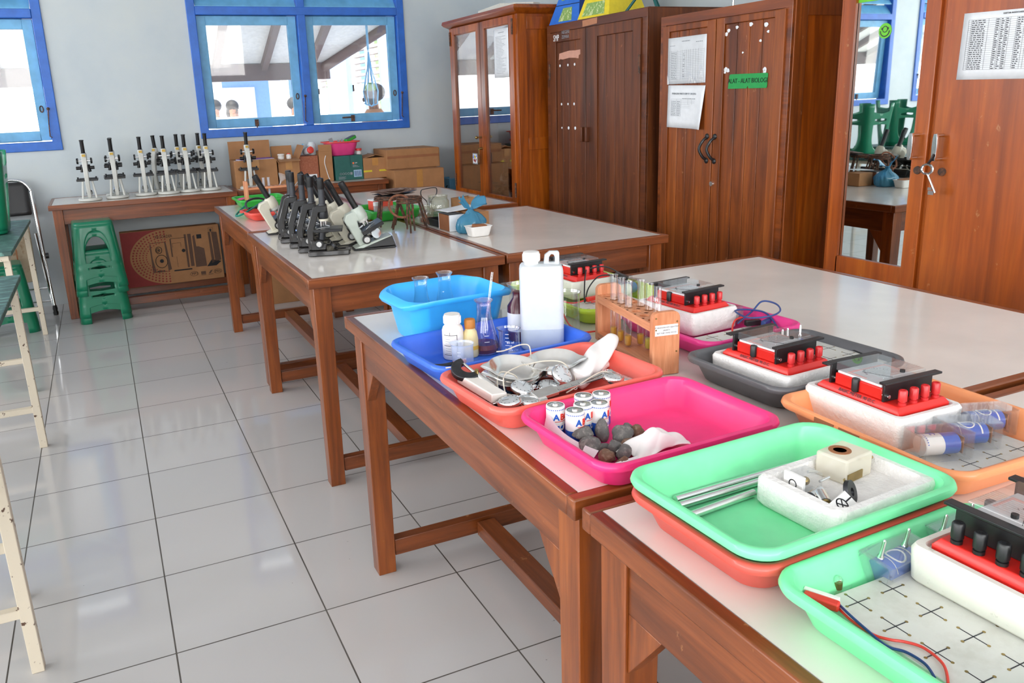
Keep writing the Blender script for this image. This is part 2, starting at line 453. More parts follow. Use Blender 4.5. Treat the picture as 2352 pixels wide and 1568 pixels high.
wall('wall_front', XL-.15, XR+.15, [(x-.85, x+.85, 1.1, 2.8) for x in (-3.2, -.6, 1.9)], YF-.15, YF, 'X')

def window(name, w, n, mw, open_deg=(2.5, 1.0, 1.5), h=1.6, detail=True):
    """painted timber window: frame with mullions and a transom rail, n glazed sashes hung at the top, louvres above"""
    F = .062; zr = .9; zr1 = .96
    mb = MB()
    mb.box(0, -.015, 0, w, .1, F); mb.box(0, -.015, h-F, w, .1, h)
    mb.box(0, -.0149, 0, F, .1, h); mb.box(w-F, -.0149, 0, w, .1, h)
    mb.box(F, -.02, zr, w-F, .09, zr1)
    cw = (w-2*F-(n-1)*F)/n
    for i in range(1, n):
        x = F+i*(cw+F)-F
        mb.box(x, -.018, F, x+F, .095, h-F)
    r = struct(name, mb, 'blue', None, mw=mw, bev=.004)
    for i in range(n):
        x0 = F+i*(cw+F)+.004; x1 = x0+cw-.008; z0 = F+.008; z1 = zr-.004; s = .066
        sb = MB(); sb.box(0, 0, -(z1-z0), s, .035, 0); sb.box(x1-x0-s, 0, -(z1-z0), x1-x0, .035, 0)
        sb.box(s, 0, -s, x1-x0-s, .035, 0); sb.box(s, 0, -(z1-z0), x1-x0-s, .035, -(z1-z0)+s)
        so = obj('sash', sb, 'ltblue', r, loc=(x0, .03, z1), rot=(math.radians(open_deg[i % 3]), 0, 0), bev=.003)
        obj('pane', MB().box(s-.005, .014, -(z1-z0)+s-.005, x1-x0-s+.005, .018, -s+.005), 'pane', so, smooth=False)
        if detail:
            hb = MB(); xm = (x1-x0)*(.5 if i % 2 == 0 else .45); hb.cbox((xm, -.008, -(z1-z0)+.03), (.028, .014, .05))
            if i % 2 == 0: hb.rod((xm, -.012, -(z1-z0)+.02), (xm, -.012, -(z1-z0)-.035), .005)
            else: hb.rod((xm, -.014, -(z1-z0)+.04), (xm-.09, -.014, -(z1-z0)+.038), .006)
            obj('latch', hb, 'iron', so)
            kb = MB(); kb.tube([(x1-x0-.033+.011*math.cos(a), -.004, -(z1-z0)+.22+.022*math.sin(a)) for a in [k*PI/6 for k in range(12)]], .004, 6, True)
            obj('ring_plate', kb, 'iron', so)
            hk = MB(); hk.ball((x1+.012, -.02, z0+.22), .011, 6); hk.tube([(x1+.012, -.02, z0+.22), (x1+.002, -.03, z0+.12), (x1-.004, -.03, z0+.03), (x1+.01, -.03, z0+.02)], .004, 6)
            obj('stay_hook', hk, 'iron', r)
        lb = MB()
        for k in range(6):
            zz = zr1+.035+k*.1
            lb.add([(x0, .0, zz-.035), (x1, .0, zz-.035), (x1, .075, zz+.055), (x0, .075, zz+.055), (x0, .0, zz-.027), (x1, .0, zz-.027), (x1, .075, zz+.063), (x0, .075, zz+.063)],
                   [(3,2,1,0),(4,5,6,7),(0,1,5,4),(1,2,6,5),(2,3,7,6),(3,0,4,7)])
        obj('louvre_slats', lb, 'ltblue', r, smooth=False)
    return r
window('window_1', 1.705, 2, Matrix.Translation((.735, YB, 1.155)))
window('window_2', 2.39, 3, Matrix.Translation((-2.62, YB, 1.13)))
window('window_3', 1.72, 2, Matrix.Translation((-4.72, YB, 1.15)))
for k, y in enumerate((-5.6, -3.0, -.4, 1.9)):
    window('window_%d' % (4+k), 1.7, 2, Matrix.Translation((XL, y-.85, 1.1)) @ Matrix.Rotation(PI/2, 4, 'Z'), h=1.7, detail=False)
for k, x in enumerate((-3.2, -.6, 1.9)):
    window('window_%d' % (8+k), 1.7, 2, Matrix.Translation((x+.85, YF, 1.1)) @ Matrix.Rotation(PI, 4, 'Z'), h=1.7, detail=False)

# ------------------------------------------------------------------ outside, seen through the back windows
def S(o): o['kind'] = 'structure'; return o
S(obj('ground', MB().box(-25, YB+.15, -.25, 25, 40, -.1), 'ground', smooth=False))
S(obj('yard_ground', MB().box(-25, -25, -.25, -5.05, YB+.15, -.1).box(-5.05, -25, -.25, 25, -7.35, -.1), 'ground', smooth=False))
zc = lambda y: 1.79+(5.0-y)*.43
vr = MB(); A = [(-9, 3.2), (2.75, 3.2), (2.75, 4.25), (2.24, 5.05), (-9, 5.05)]
vr.loft([[(x, y, zc(y)) for x, y in A], [(x, y, zc(y)+.03) for x, y in A]])
vo = S(obj('roof_veranda', vr, 'outwhite', smooth=False))
bm_ = MB()
bm_.box(-9, 4.98, 1.63, 2.3, 5.06, 1.79)
S(obj('beam_eaves', bm_, 'outdark', smooth=False))
hp = MB(); hp.rod((2.24, 5.02, 1.74), (2.78, 4.15, 2.13), .05); S(obj('beam_hip', hp, 'outdark'))
for k in range(22):
    x = 2.1-k*.47
    rb = MB(); rb.loft([[(x-.03, y, zc(y)-.075), (x+.03, y, zc(y)-.075), (x+.03, y, zc(y)+.005), (x-.03, y, zc(y)+.005)] for y in (3.24, 5.0)])
    S(obj('beam_rafter', rb, 'outdark', smooth=False))
# the wing that closes the yard beyond the window's far side
t = thing('classroom_wing', 'blue and white classroom wing with louvred windows beyond the back window', 'building', (3.05, 4.0, -.1))
wb = MB(); wb.box(0, -.4, 0, .2, 9, .95); wb.box(0, -.4, 2.35, .2, 9, 3.2); obj('wall', wb, 'outblue', t, smooth=False)
for y0, y1 in ((.95, 1.45), (2.75, 3.75), (5.2, 6.2)):
    obj('pillar', MB().box(-.06, y0, 0, .2, y1, 3.2), 'outblue', t, smooth=False)
for y0, y1 in ((-.4, .95), (1.45, 2.75), (3.75, 5.2)):
    fr = MB()
    for a, b in ((y0, y0+.08), (y1-.08, y1), ((y0+y1)/2-.04, (y0+y1)/2+.04)): fr.box(0, a, .95, .1, b, 2.35)
    fr.box(0, y0, 1.62, .1, y1, 1.7)
    w = obj('window_frame', fr, 'outwhite', t, smooth=False)
    lv = MB()
    for k in range(8): lv.box(.02, y0+.08, 1.72+k*.075, .09, y1-.08, 1.75+k*.075)
    obj('louvre_slats', lv, 'outlouver', w, smooth=False)
    obj('pane', MB().box(.06, y0+.08, .97, .07, y1-.08, 1.62), 'pane', w, smooth=False)
# the building across the yard
t = thing('school_block', 'blue school block with white columns across the yard', 'building', (0, 10.6, -.1))
obj('wall', MB().box(1.2, 0, 0, 2.9, .2, 3.0), 'outblue', t, smooth=False)
for k in range(2):
    x = 2.6-k*.9
    obj('column', MB().box(x, -.9, 0, x+.16, -.74, 2.1), 'outwhite', t, smooth=False)
for k in range(1):
    x = 2.2-k*1.5
    obj('window_frame', MB().box(x-.3, -.03, .85, x+.3, 0, 1.8), 'outwhite', t, smooth=False)
rf = MB(); rf.loft([[(.9, -1.3, 1.86), (2.9, -1.3, 1.86), (2.9, -1.3, 1.98), (.9, -1.3, 1.98)], [(.9, 1.5, 3.0), (2.9, 1.5, 3.0), (2.9, 1.5, 3.15), (.9, 1.5, 3.15)]])
obj('roof', rf, 'outwhite', t, smooth=False)
tr = thing('garden_tree', 'green tree beyond the classroom wing', 'tree', (5.8, 13.5, -.1))
tb = MB()
for k in range(14):
    tb.ball((random.uniform(-1, 1), random.uniform(-1, 1), 2.0+random.uniform(-.6, 1)), random.uniform(.5, .9), 6)
obj('foliage', tb, 'leaf', tr); obj('trunk', MB().rod((0, 0, 0), (0, 0, 2), .14, .1), 'outdark', tr)
# net bag of a flower pot that hangs from the veranda
hb = thing('hanging_planter', 'pot in a blue net bag hanging outside the back window', 'planter', (2.51, 4.3, 1.36))
nb = MB()
for k in range(8):
    a = k*PI/4
    nb.tube([(.0, .0, .5), (.02*math.cos(a), .02*math.sin(a), .34), (.075*math.cos(a), .075*math.sin(a), .12), (.06*math.cos(a), .06*math.sin(a), .0), (0, 0, -.02)], .006, 5)
nb.tube([(0, 0, .5), (0, 0, .73)], .012, 6)
obj('net_cord', nb, 'ltblue', hb)
obj('pot', MB().lathe([(.04, .0), (.07, .12), (.075, .125), (.06, .11)], 16), 'p_grey', hb)
obj('plant', MB().ball((0, 0, .15), .055, 6), 'leaf', hb)

def person(label, loc, rz, shirt, hair_long=False, h=1.62):
    t = thing('person', label, 'person', loc, rz)
    vs = {'pel': (0, 0, .92, .13), 'ch': (0, .0, 1.22, .145), 'nk': (0, 0, 1.40, .055), 'hd': (0, -.01, 1.5, .085), 'hd2': (0, -.01, 1.57, .07),
          'hl': (.09, 0, .88, .09), 'kl': (.1, -.01, .5, .06), 'al': (.1, .02, .09, .045), 'tl': (.11, -.12, .03, .03),
          'hr': (-.09, 0, .88, .09), 'kr': (-.1, -.01, .5, .06), 'ar': (-.1, .02, .09, .045), 'tr': (-.11, -.12, .03, .03),
          'sl': (.18, 0, 1.33, .06), 'el': (.25, .02, 1.08, .04), 'wl': (.24, -.1, .86, .03), 'fl': (.235, -.13, .78, .025),
          'sr': (-.18, 0, 1.33, .06), 'er': (-.25, .02, 1.08, .04), 'wr': (-.24, -.1, .86, .03), 'fr': (-.235, -.13, .78, .025)}
    ed = 'pel-ch ch-nk nk-hd hd-hd2 pel-hl hl-kl kl-al al-tl pel-hr hr-kr kr-ar ar-tr ch-sl sl-el el-wl wl-fl ch-sr sr-er er-wr wr-fr'.split()
    k = list(vs); me = bpy.data.meshes.new('body')
    me.from_pydata([Vector(vs[n][:3])*(h/1.62) for n in k], [tuple(k.index(a) for a in e.split('-')) for e in ed], [])
    o = link_mesh('body', me, 'skin', t)
    sk = o.modifiers.new('skin', 'SKIN'); o.modifiers.new('sub', 'SUBSURF').levels = 1; o.modifiers[-1].render_levels = 1
    for i, n in enumerate(k):
        r = vs[n][3]; o.data.skin_vertices[0].data[i].radius = (r, r*.8); o.data.skin_vertices[0].data[i].use_root = n == 'pel'
    s = h/1.62
    sh = MB(); sh.loft([rr(w*s, d*s, z*s, .1*s) for w, d, z in ((.36, .27, .86), (.37, .29, 1.05), (.43, .28, 1.25), (.40, .22, 1.36), (.16, .15, 1.41))], False, False)
    for q in (1, -1): sh.rod((.17*q*s, 0, 1.34*s), (.24*q*s, .015, 1.12*s), .075*s, .062*s)
    obj('shirt', sh, shirt, t)
    tb = MB()
    for q in (1, -1): tb.loft([[(q*cx*s+r*s*math.cos(a), cy*s+r*s*.9*math.sin(a), z*s) for a in [i*PI/6 for i in range(12)]] for cx, cy, z, r in ((.085, 0, .93, .115), (.1, -.01, .5, .085), (.1, .02, .1, .07))])
    obj('trousers', tb, 'trouser', t)
    hr = MB(); hr.ball((0, .02*s, 1.575*s), .105*s, 8, (.95, 1, .9))
    if hair_long: hr.ball((0, .05*s, 1.47*s), .1*s, 8, (.95, .7, 1.2))
    obj('hair', hr, 'hair', t)
    fc = MB()
    for q in (1, -1): fc.ball((.032*q*s, -.088*s, 1.535*s), .012*s, 5)
    fc.ball((0, -.1*s, 1.505*s), .016*s, 5, (1, 1, 1.4)); fc.box(-.028*s, -.095*s, 1.463*s, .028*s, -.085*s, 1.471*s)
    obj('face', fc, 'hair', t)
person('person in a brown shirt standing close outside the back window', (2.66, 4.7, -.1), -1.9, 'shirtbrown')
person('person in white shirt with long dark hair out in the yard', (1.93, 9.3, -.1), .4, 'shirt', True, 1.55)
person('dark-haired person in white at the end of the school block', (1.58, 8.7, -.1), -.5, 'shirt', False, 1.56)
person('person in white before the blue wing at the middle mullion', (2.6, 8.1, -.1), .8, 'shirt', False, 1.55)

# ------------------------------------------------------------------ tables
def make_table(label, loc, L, W, H, group=None, rz=0, mesh_src=None, side=False):
    """local x 0..W, y 0..L"""
    t = thing('laboratory_table', label, 'table', loc, rz, group)
    e = .022; o_ = .02
    obj('tabletop', MB().box(e, e, H-.028, W-e, L-e, H), 'laminate', t, bev=.001)
    for i, b in enumerate(((0, 0, W, e), (0, L-e, W, L), (0, e, e, L-e), (W-e, e, W, L-e))):
        obj('edge_trim', MB().box(b[0], b[1], H-.034, b[2], b[3], H+.001), 'tablewood' if i < 2 else 'tablewoodY', t, bev=.003)
    lg = .062; ah = .1; z1 = H-.034
    xs = (o_, W-o_-lg); ys = (o_, L-o_-lg)
    for x in xs:
        for y in ys:
            b = MB(); b.loft([[(x+i, y+i, z) , (x+lg-i, y+i, z), (x+lg-i, y+lg-i, z), (x+i, y+lg-i, z)] for z, i in ((0, .004), (z1, 0))])
            obj('leg', b, 'legwood', t, bev=.002)
    a = .014
    for y in (o_+a, L-o_-a-.024): obj('apron', MB().box(o_+lg, y, z1-ah, W-o_-lg, y+.024, z1), 'tablewood', t, bev=.0015)
    for x in (o_+.006, W-o_-.03): obj('apron', MB().box(x, o_+lg, z1-ah, x+.024, L-o_-lg, z1), 'tablewoodY', t, bev=.0015)
    # corner braces under the long aprons
    for x in (o_+.006, W-o_-.03):
        for y, s in ((o_+lg, 1), (L-o_-lg, -1)):
            b = MB(); b.prism([(y, z1-ah), (y+s*.075, z1-ah), (y, z1-ah-.1)], x, x+.026, 'X')
            obj('corner_brace', b, 'legwood', t, bev=.0015)
    zs = .048; sh = .052
    for y in ys: obj('end_stretcher', MB().box(o_+lg, y+.014, zs, W-o_-lg, y+.05, zs+sh), 'tablewood', t, bev=.002)
    if not side:
        obj('long_stretcher', MB().box(W/2-.03, o_+lg, zs+.004, W/2+.03, L-o_-lg, zs+sh-.004), 'tablewoodY', t, bev=.002)
    else:
        obj('long_stretcher', MB().box(o_+lg, L*.62, zs+.01, W-o_-lg, L*.62+.035, zs+.06), 'tablewood', t, bev=.002)
    return t
H = .793; W_, L_ = .757, 1.236
G = None
tb0 = make_table('white-topped table under the light blue basin, its near corner under the pink tray', (.563, -2.668, 0), L_, W_, H)
dup(tb0, (1.335, -2.658, 0), label='white-topped table carrying the lime and charcoal trays, next to the mirror cabinet')
dup(tb0, (.563, -3.925, 0), label='white-topped table carrying both mint green trays, edge of the picture')
dup(tb0, (1.335, -3.915, 0), label='white-topped table under the near end of the pale orange tray')
dup(tb0, (.588, -.892, 0), label='white-topped table with the crowd of black and cream microscopes on it')
dup(tb0, (1.355, -.885, 0), label='white-topped table with the blue tied bag and the white tub')
dup(tb0, (.598, .37, 0), label='white-topped table with the wooden rack, teal hose and red tray')
dup(tb0, (1.36, .48, 0), label='empty-cornered white table in front of the glass-doored cabinet')
make_table('narrow wall table with a row of white microscopes, green stools beneath', (-.36, 2.49, 0), .56, 1.235, .79, side=True)
make_table('narrow wall table covered with opened cardboard boxes under the window', (.885, 2.56, 0), .49, 1.17, .785, side=True)

# ------------------------------------------------------------------ cabinets along the right wall (local x to the viewer's right, y into the cabinet)
XC = 2.8
def door_frame(mb, x0, x1, z0, z1, st, rt, rb, y0=-.004, y1=.02):
    mb.box(x0, y0, z0, x0+st, y1, z1); mb.box(x1-st, y0, z0, x1, y1, z1)
    mb.box(x0+st, y0, z1-rt, x1-st, y1, z1); mb.box(x0+st, y0, z0, x1-st, y1, z0+rb)
def side_panel(mb, x, s, d, h, rails):
    """framed side: stiles and rails that stand 8 mm proud of the panel"""
    a, b = (x, x+.008) if s > 0 else (x-.008, x)
    mb.box(a, 0, 0, b, .07, h); mb.box(a, d-.07, 0, b, d, h)
    for z in rails: mb.box(a, .07, z-.04, b, d-.07, z+.04)
# 1 glass-doored
w, h, d = 1.135, 1.90, .53
c1 = thing('glass_cabinet', 'tall cabinet with two glass doors in the room corner, microscopes on its shelves', 'cabinet', (2.6, 2.495, 0), -PI/2)
b = MB(); b.box(0, 0, 0, .04, d, h); b.box(w-.04, 0, 0, w-.008, d, h); b.box(.06, d-.02, 0, w-.05, d, h); b.box(.06, 0, h-.06, w-.05, d-.02, h); b.box(.06, 0, .0, w-.05, d-.02, .1)
b.box(.06, .022, .59, w-.05, d-.02, .63); side_panel(b, w-.008, 1, d, h, (.05, 1.06, h-.06))
obj('body', b, 'cab1', c1, bev=.002)
for z in (1.02, 1.46): obj('shelf', MB().box(.06, .03, z, w-.05, d-.02, z+.022), 'cab1x', c1)
cn = MB(); cn.loft([[(x0, -y, z), (x1, -y, z), (x1, d, z), (x0, d, z)] for x0, x1, y, z in ((-.0, w, .0, h-.004), (-.03, w+.03, .035, h+.016), (-.04, w+.04, .045, h+.03), (-.036, w+.036, .04, h+.05), (-.0, w, .0, h+.058))])
obj('cornice', cn, 'cab1x', c1)
for x0, x1, sg in ((.042, .575, 1), (.580, w-.042, -1)):
    f = MB(); door_frame(f, x0, x1, .635, 1.895, .064, .05, .055, -.012, .016)
    dr = obj('door', f, 'cab1', c1, bev=.003)
    obj('glass_panel', MB().box(x0+.06, .002, .685, x1-.06, .006, 1.85), 'cabglass', dr, smooth=False)
    f = MB(); f.box(x0, -.01, .105, x1, .014, .585); f.box(x0+.08, -.016, .18, x1-.08, -.01, .5)
    obj('lower_door', f, 'cab1', c1, bev=.003)
    hx = x0+.004 if sg > 0 else x1-.004
    for z in (.75, 1.82): obj('hinge', MB().rod((hx, -.016, z-.05), (hx, -.016, z+.05), .007), 'iron', c1)
k = MB(); k.rod((.555, -.012, 1.095), (.555, -.05, 1.095), .006); k.ball((.555, -.055, 1.095), .012, 6)
obj('knob', k, 'brass', c1)
k = MB(); k.rod((.56, -.012, 1.015), (.56, -.03, 1.015), .01); k.rod((.56, -.03, 1.015), (.56, -.045, 1.01), .006); k.box(.554, -.045, .97, .566, -.04, 1.01)
obj('lock', k, 'brass', c1)
# 2 dark plank cabinet
def plank_cabinet(root, w, h, d, doors, m, mx, top, st=.075, zb=.1):
    b = MB(); b.box(0, .0, 0, w, d, h-.0); obj('body', b, m, root, bev=.003)
    f = MB(); f.box(0, -.012, h-.045, w, 0, h); f.box(0, -.012, 0, w, 0, zb-.006); f.box(0, -.012, zb-.006, .045, 0, h-.045); f.box(w-.045, -.012, zb-.006, w, 0, h-.045)
    obj('face_frame', f, mx, root, bev=.002)
    out = []
    for x0, x1, s0, s1, zt in doors:
        f = MB(); z1 = h-.05
        f.box(x0, -.022, zb, x0+s0, -.001, z1); f.box(x1-s1, -.022, zb, x1, -.001, z1)
        f.box(x0+s0, -.022, zt, x1-s1, -.001, z1); f.box(x0+s0, -.022, zb, x1-s1, -.001, zb+.1)
        dr = obj('door', f, m, root, bev=.003)
        pn = MB(); n = 4; ww = (x1-s1-x0-s0)/n
        for i in range(n): pn.box(x0+s0+i*ww+.0015, -.012, zb+.1, x0+s0+(i+1)*ww-.0015, -.002, zt)
        obj('plank_panel', pn, m, dr, bev=.002)
        out.append(dr)
    return out
c2 = thing('plank_cabinet', 'dark brown scuffed cabinet with plank doors and white stencilled letters', 'cabinet', (XC, 1.30, 0), -PI/2)
w, h, d = 1.09, 1.81, .53
D = plank_cabinet(c2, w, h, d, ((.048, .482, .075, .055, 1.70), (.488, w-.048, .12, .07, 1.70)), 'cab2', 'cab2x', 0)
for x in (.452, .505): obj('pull', MB().box(x, -.045, 1.085, x+.02, -.02, 1.175), 'cab2', c2, bev=.004)
for x, z in ((.052, 1.52), (w-.052, 1.52), (w-.052, .5)): obj('hinge', MB().rod((x, -.024, z-.05), (x, -.024, z+.05), .007), 'iron', c2)
t = MB(); 
obj('top_panel', MB().box(.0, 0, h, w, d, h+.004), 'cab2x', c2)
text('lettering', 'SMP', .055, 'paper', c2, mw=Matrix.Translation((.10, -.0225, 1.725)) @ Matrix.Rotation(PI/2, 4, 'X'), sx=.75)
text('lettering', 'NEGERI\nZEMAR', .028, 'inklight', c2, mw=Matrix.Translation((.205, -.0225, 1.74)) @ Matrix.Rotation(PI/2, 4, 'X'))
s = MB()
for q in range(3):
    for zz, dx in ((1.555, 0), (1.315, .01), (1.335-.17, .0)):
        xx = .175+q*.085+random.uniform(-.01, .01); r_ = random.uniform(.006, .012)
        s = MB(); s.loft([[(xx+r_*math.cos(a), -.0135, zz+r_*.9*math.sin(a)) for a in [i*PI/4 for i in range(8)]], [(xx+r_*.8*math.cos(a), -.0145, zz+r_*.7*math.sin(a)) for a in [i*PI/4 for i in range(8)]]]); obj('paper_speck', s, 'paper', c2)

# 3 brown cabinet
c3 = thing('plank_cabinet', 'brown cabinet with the green sign, two black curved handles and pinned papers', 'cabinet', (XC, .09, 0), -PI/2)
w, h, d = .91, 1.745, .53
D = plank_cabinet(c3, w, h, d, ((.03, .437, .05, .06, 1.665), (.443, w-.03, .055, .06, 1.665)), 'cab3', 'cab3x', 0, zb=.09)
sp = MB(); side_panel(sp, w, 1, d, h, (.06, h-.04)); obj('side_frame', sp, 'cab3', c3, bev=.002)
obj('side_panel', MB().box(w-.001, .07, .1, w+.003, d-.07, h-.08), 'cab1', c3)
for x in (.405, .462):
    k = MB(); sg = -1 if x < .44 else -1
    k.tube(spline([(x, -.022, 1.03), (x+.004*sg, -.045, 1.045), (x+.014*sg, -.06, 1.085), (x+.004*sg, -.045, 1.125), (x, -.022, 1.14)], 5), .0075, 8)
    for z in (1.025, 1.145): k.ball((x, -.024, z), .014, 6, (1, .5, 1))
    obj('handle', k, 'p_black', c3)
obj('lock', MB().rod((.452, -.02, .913), (.452, -.03, .913), .014, .012), 'steel', c3)
s = MB()
for xx, zz, r_ in ((.52, 1.635, .011), (.505, 1.62, .012), (.575, 1.645, .01), (.665, 1.65, .012), (.76, 1.64, .013), (.775, 1.61, .008), (.73, 1.575, .008), (.51, 1.46, .014), (.525, 1.455, .012), (.505, 1.447, .008), (.765, 1.45, .012), (.765, 1.44, .01), (.62, 1.53, .006)):
    s = MB(); s.loft([[(xx+r_*math.cos(a)*(1+.3*math.sin(3*a+zz*50)), -.0135, zz+r_*.8*math.sin(a)) for a in [i*PI/4 for i in range(8)]], [(xx+r_*.8*math.cos(a), -.0142, zz+r_*.6*math.sin(a)) for a in [i*PI/4 for i in range(8)]]]); obj('paper_speck', s, 'paper', c3)

# 4 red cabinet with mirror door
c4 = thing('mirror_cabinet', 'reddish cabinet with a tall mirror in one door and chrome handles', 'cabinet', (XC, -1.075, 0), -PI/2)
w, h, d = 1.1, 1.98, .53
obj('body', MB().box(0, .0, 0, w, d, h), 'cab4', c4, bev=.003)
f = MB(); f.box(0, -.006, 0, .03, .0, h); f.box(.03, -.006, 0, w, 0, .1); f.box(.03, -.006, h-.05, w, 0, h); obj('face_frame', f, 'cab4', c4, bev=.002)
f = MB(); door_frame(f, .03, .452, .105, h-.055, .056, .2, .57, -.03, -.002); dr = obj('door', f, 'cab4', c4, bev=.003)
obj('mirror', MB().box(.08, -.018, .67, .402, -.012, 1.735), 'mirror', dr, smooth=False)
bd = MB(); bd.box(.082, -.033, .672, .09, -.02, 1.73); obj('bead', bd, 'cab4', dr)
f = MB(); f.box(.472, -.03, .105, w-.02, -.002, h-.055); d2 = obj('door', f, 'cab4', c4, bev=.004)
obj('stop_strip', MB().box(.452, -.014, .105, .472, -.001, h-.055), 'cab4', c4)
for x in (.413, .512):
    k = MB()
    k.loft([[(x-.009*s, -.062, z), (x+.009*s, -.062, z), (x+.009*s, -.072, z), (x-.009*s, -.072, z)] for z, s in ((1.09, .7), (1.105, 1), (1.14, 1.15), (1.17, 1), (1.186, .7))])
    k.rod((x, -.03, 1.096), (x, -.064, 1.096), .007); k.rod((x, -.03, 1.18), (x, -.064, 1.18), .007)
    obj('handle', k, 'chrome', c4, bev=.001)
    obj('lock', MB().rod((x+.012, -.028, 1.05), (x+.012, -.036, 1.05), .016, .014, 18), 'iron', c4)
ky = thing('key', 'steel key on a black cord hanging from the chrome handle', 'key', (XC-.085, -1.59, 1.0), 0)
k = MB(); k.tube([(0, .022*math.cos(a)+.012, .062+.017*math.sin(a)) for a in [i*PI/8 for i in range(16)]], .005, 6, True)
k.rod((0, .008, .046), (0, -.03, -.02), .0045); k.box(-.002, -.024, -.028, .002, -.002, -.014); k.box(-.002, -.016, -.012, .002, .0, -.002)
obj('blade', k, 'chrome', ky)
k = MB(); k.tube(spline([(0, .014, .078), (.0, .0, .1), (.004, -.004, .115), (.012, .0, .105), (.004, .012, .08)], 5, True), .003, 5, True)
obj('cord', k, 'p_black', ky)

# papers, signs and stickers on the cabinet fronts (local x right, y up, z out)
def paper(name, label, cat, y, z, w, h, x=XC, mat='paper', rz=0, curl=0.0):
    t = thing(name, label, cat); t.matrix_basis = faceM((x, y, z), '-X') @ Matrix.Rotation(rz, 4, 'Z')
    m = MB(); m.grid(lambda u, v: (w*u, h*v, .001+curl*(max(0, u-.6)**2*(1-v)*6)), 10, 6)
    p = obj('sheet', m, mat, t); so = p.modifiers.new('thick', 'SOLIDIFY'); so.thickness = .0006
    return t
def print_lines(t, rows, mat='inklight', z=.0018):
    """rows of (x, y, width, height) printed bars"""
    m = MB()
    for x, y, w, h in rows: m.box(x, y, z-.0002, x+w, y+h, z)
    return obj('printing', m, mat, t, smooth=False)
def words(x0, x1, y, h, seed):
    r = random.Random(seed); out = []; x = x0
    while x < x1-.004:
        w = min(r.uniform(.004, .014), x1-x); out.append((x, y, w, h)); x += w+.003
    return out
# list behind the glass of cabinet 1
t = paper('inventory_list', 'white typed list taped to the glass of the corner cabinet', 'paper', 1.685, 1.505, .222, .315, 2.6-.014)
R = words(.07, .16, .29, .004, 1)
for i in range(26): R += words(.03, .03+random.Random(i).uniform(.08, .16), .265-i*.0095, .0024, i)
print_lines(t, R)
# masked picture card on the knob of the corner cabinet
t = paper('picture_card', 'small framed picture card hanging by the corner cabinet lock', 'card', 2.437, .862, .105, .076, XC-.05) if False else None
t = thing('picture_card', 'small bright picture card hanging from the corner cabinet lock', 'card'); t.matrix_basis = faceM((2.6-.055, 2.015, .90), '-X')
obj('card', MB().box(-.0, 0, 0, .085, .08, .003), 'inklight', t, bev=.003)
m = MB(); m.box(.008, .008, .003, .077, .072, .0034); obj('picture', m, 'paper', t, smooth=False)
for c, pts in (('printred', ((.03, .03, .012), (.05, .022, .01), (.062, .034, .008))), ('yellow', ((.04, .056, .011), (.052, .05, .009))), ('p_blue', ((.02, .05, .009), (.066, .06, .008), (.024, .062, .007)))):
    m = MB()
    for x, y, r in pts: m.rod((x, y, .003), (x, y, .0042), r, n=8)
    obj('printing', m, c, t, smooth=False)
# torn masking strip on the dark cabinet
t = thing('torn_label', 'torn pinkish paper strip on the dark cabinet door', 'label'); t.matrix_basis = faceM((XC-.012, 1.15, 1.588), '-X')
m = MB(); m.prism([(0, .002), (.02, .008), (.05, .004), (.13, .01), (.2, .006), (.24, 0), (.245, .02), (.262, .024), (.27, .052), (.2, .05), (.13, .053), (.05, .046), (.008, .042)], .0, .001, 'Z'); obj('strip', m, solid('pinkish_paper', 'cf9a86', .7), t)
t = thing('torn_label', 'torn pale strip across the top rail of the dark cabinet', 'label'); t.matrix_basis = faceM((XC-.0125, .862, 1.768), '-X')
m = MB(); m.prism([(0, 0), (.16, .006), (.163, .04), (.0, .036)], .0, .001, 'Z'); obj('strip', m, solid('pale_brown_paper', 'b57b5a', .7), t)
# two papers on the brown cabinet
t = paper('timetable_sheet', 'glossy sleeved table sheet, upper of two papers on the brown cabinet', 'paper', .008, 1.405, .298, .228, XC-.024)
R = words(.11, .18, .205, .004, 3)+words(.015, .06, .188, .003, 4)+words(.22, .27, .196, .003, 5)
for i in range(17): R += [(.012, .16-i*.0085, .27, .0006)]
for x in (.012, .028, .075, .105, .12, .135, .15, .165, .18, .2, .22, .24, .282): R += [(x, .02, .0008, .145)]
for i in range(16): R += words(.03, .07, .152-i*.0085, .003, 40+i) + (words(.122, .135, .152-i*.0085, .003, 70+i) if i % 3 else [])
print_lines(t, R)
gl = MB(); gl.grid(lambda u, v: (.3*u-.001, .232*v-.002, .003+.004*abs(math.sin(9*u+3*v))*max(0, .55-v)+.0015*math.sin(25*u)*max(0, .4-v)), 40, 30)
obj('plastic_sleeve', gl, thin_glass('sleeve_film', refl=.1, edge=.5), t)
t = paper('timetable_sheet', 'plain printed sheet, lower of two papers on the brown cabinet', 'paper', .008, 1.186, .293, .214, XC-.023, rz=-.03, curl=.03)
text('lettering', 'PEMBAGIAN WAKTU KBM TP. 2015/2016', .0135, 'inklight', t, loc=(.035, .172, .0025), sx=.8)
R = []
for i in range(11): R += [(.03, .06+i*.0085, .232 if i > 7 else .15 if i > 4 else .08, .0007)]
for x in (.03, .075, .11): R += [(x, .06, .0007, .085)]
for x in (.165, .195, .262): R += [(x, .12, .0007, .025)]
for i in range(9): R += words(.034, .07, .063+i*.0085, .003, 20+i)+words(.08, .105, .063+i*.0085, .003, 30+i)
R += words(.12, .255, .147, .003, 50)
print_lines(t, R, z=.0025)
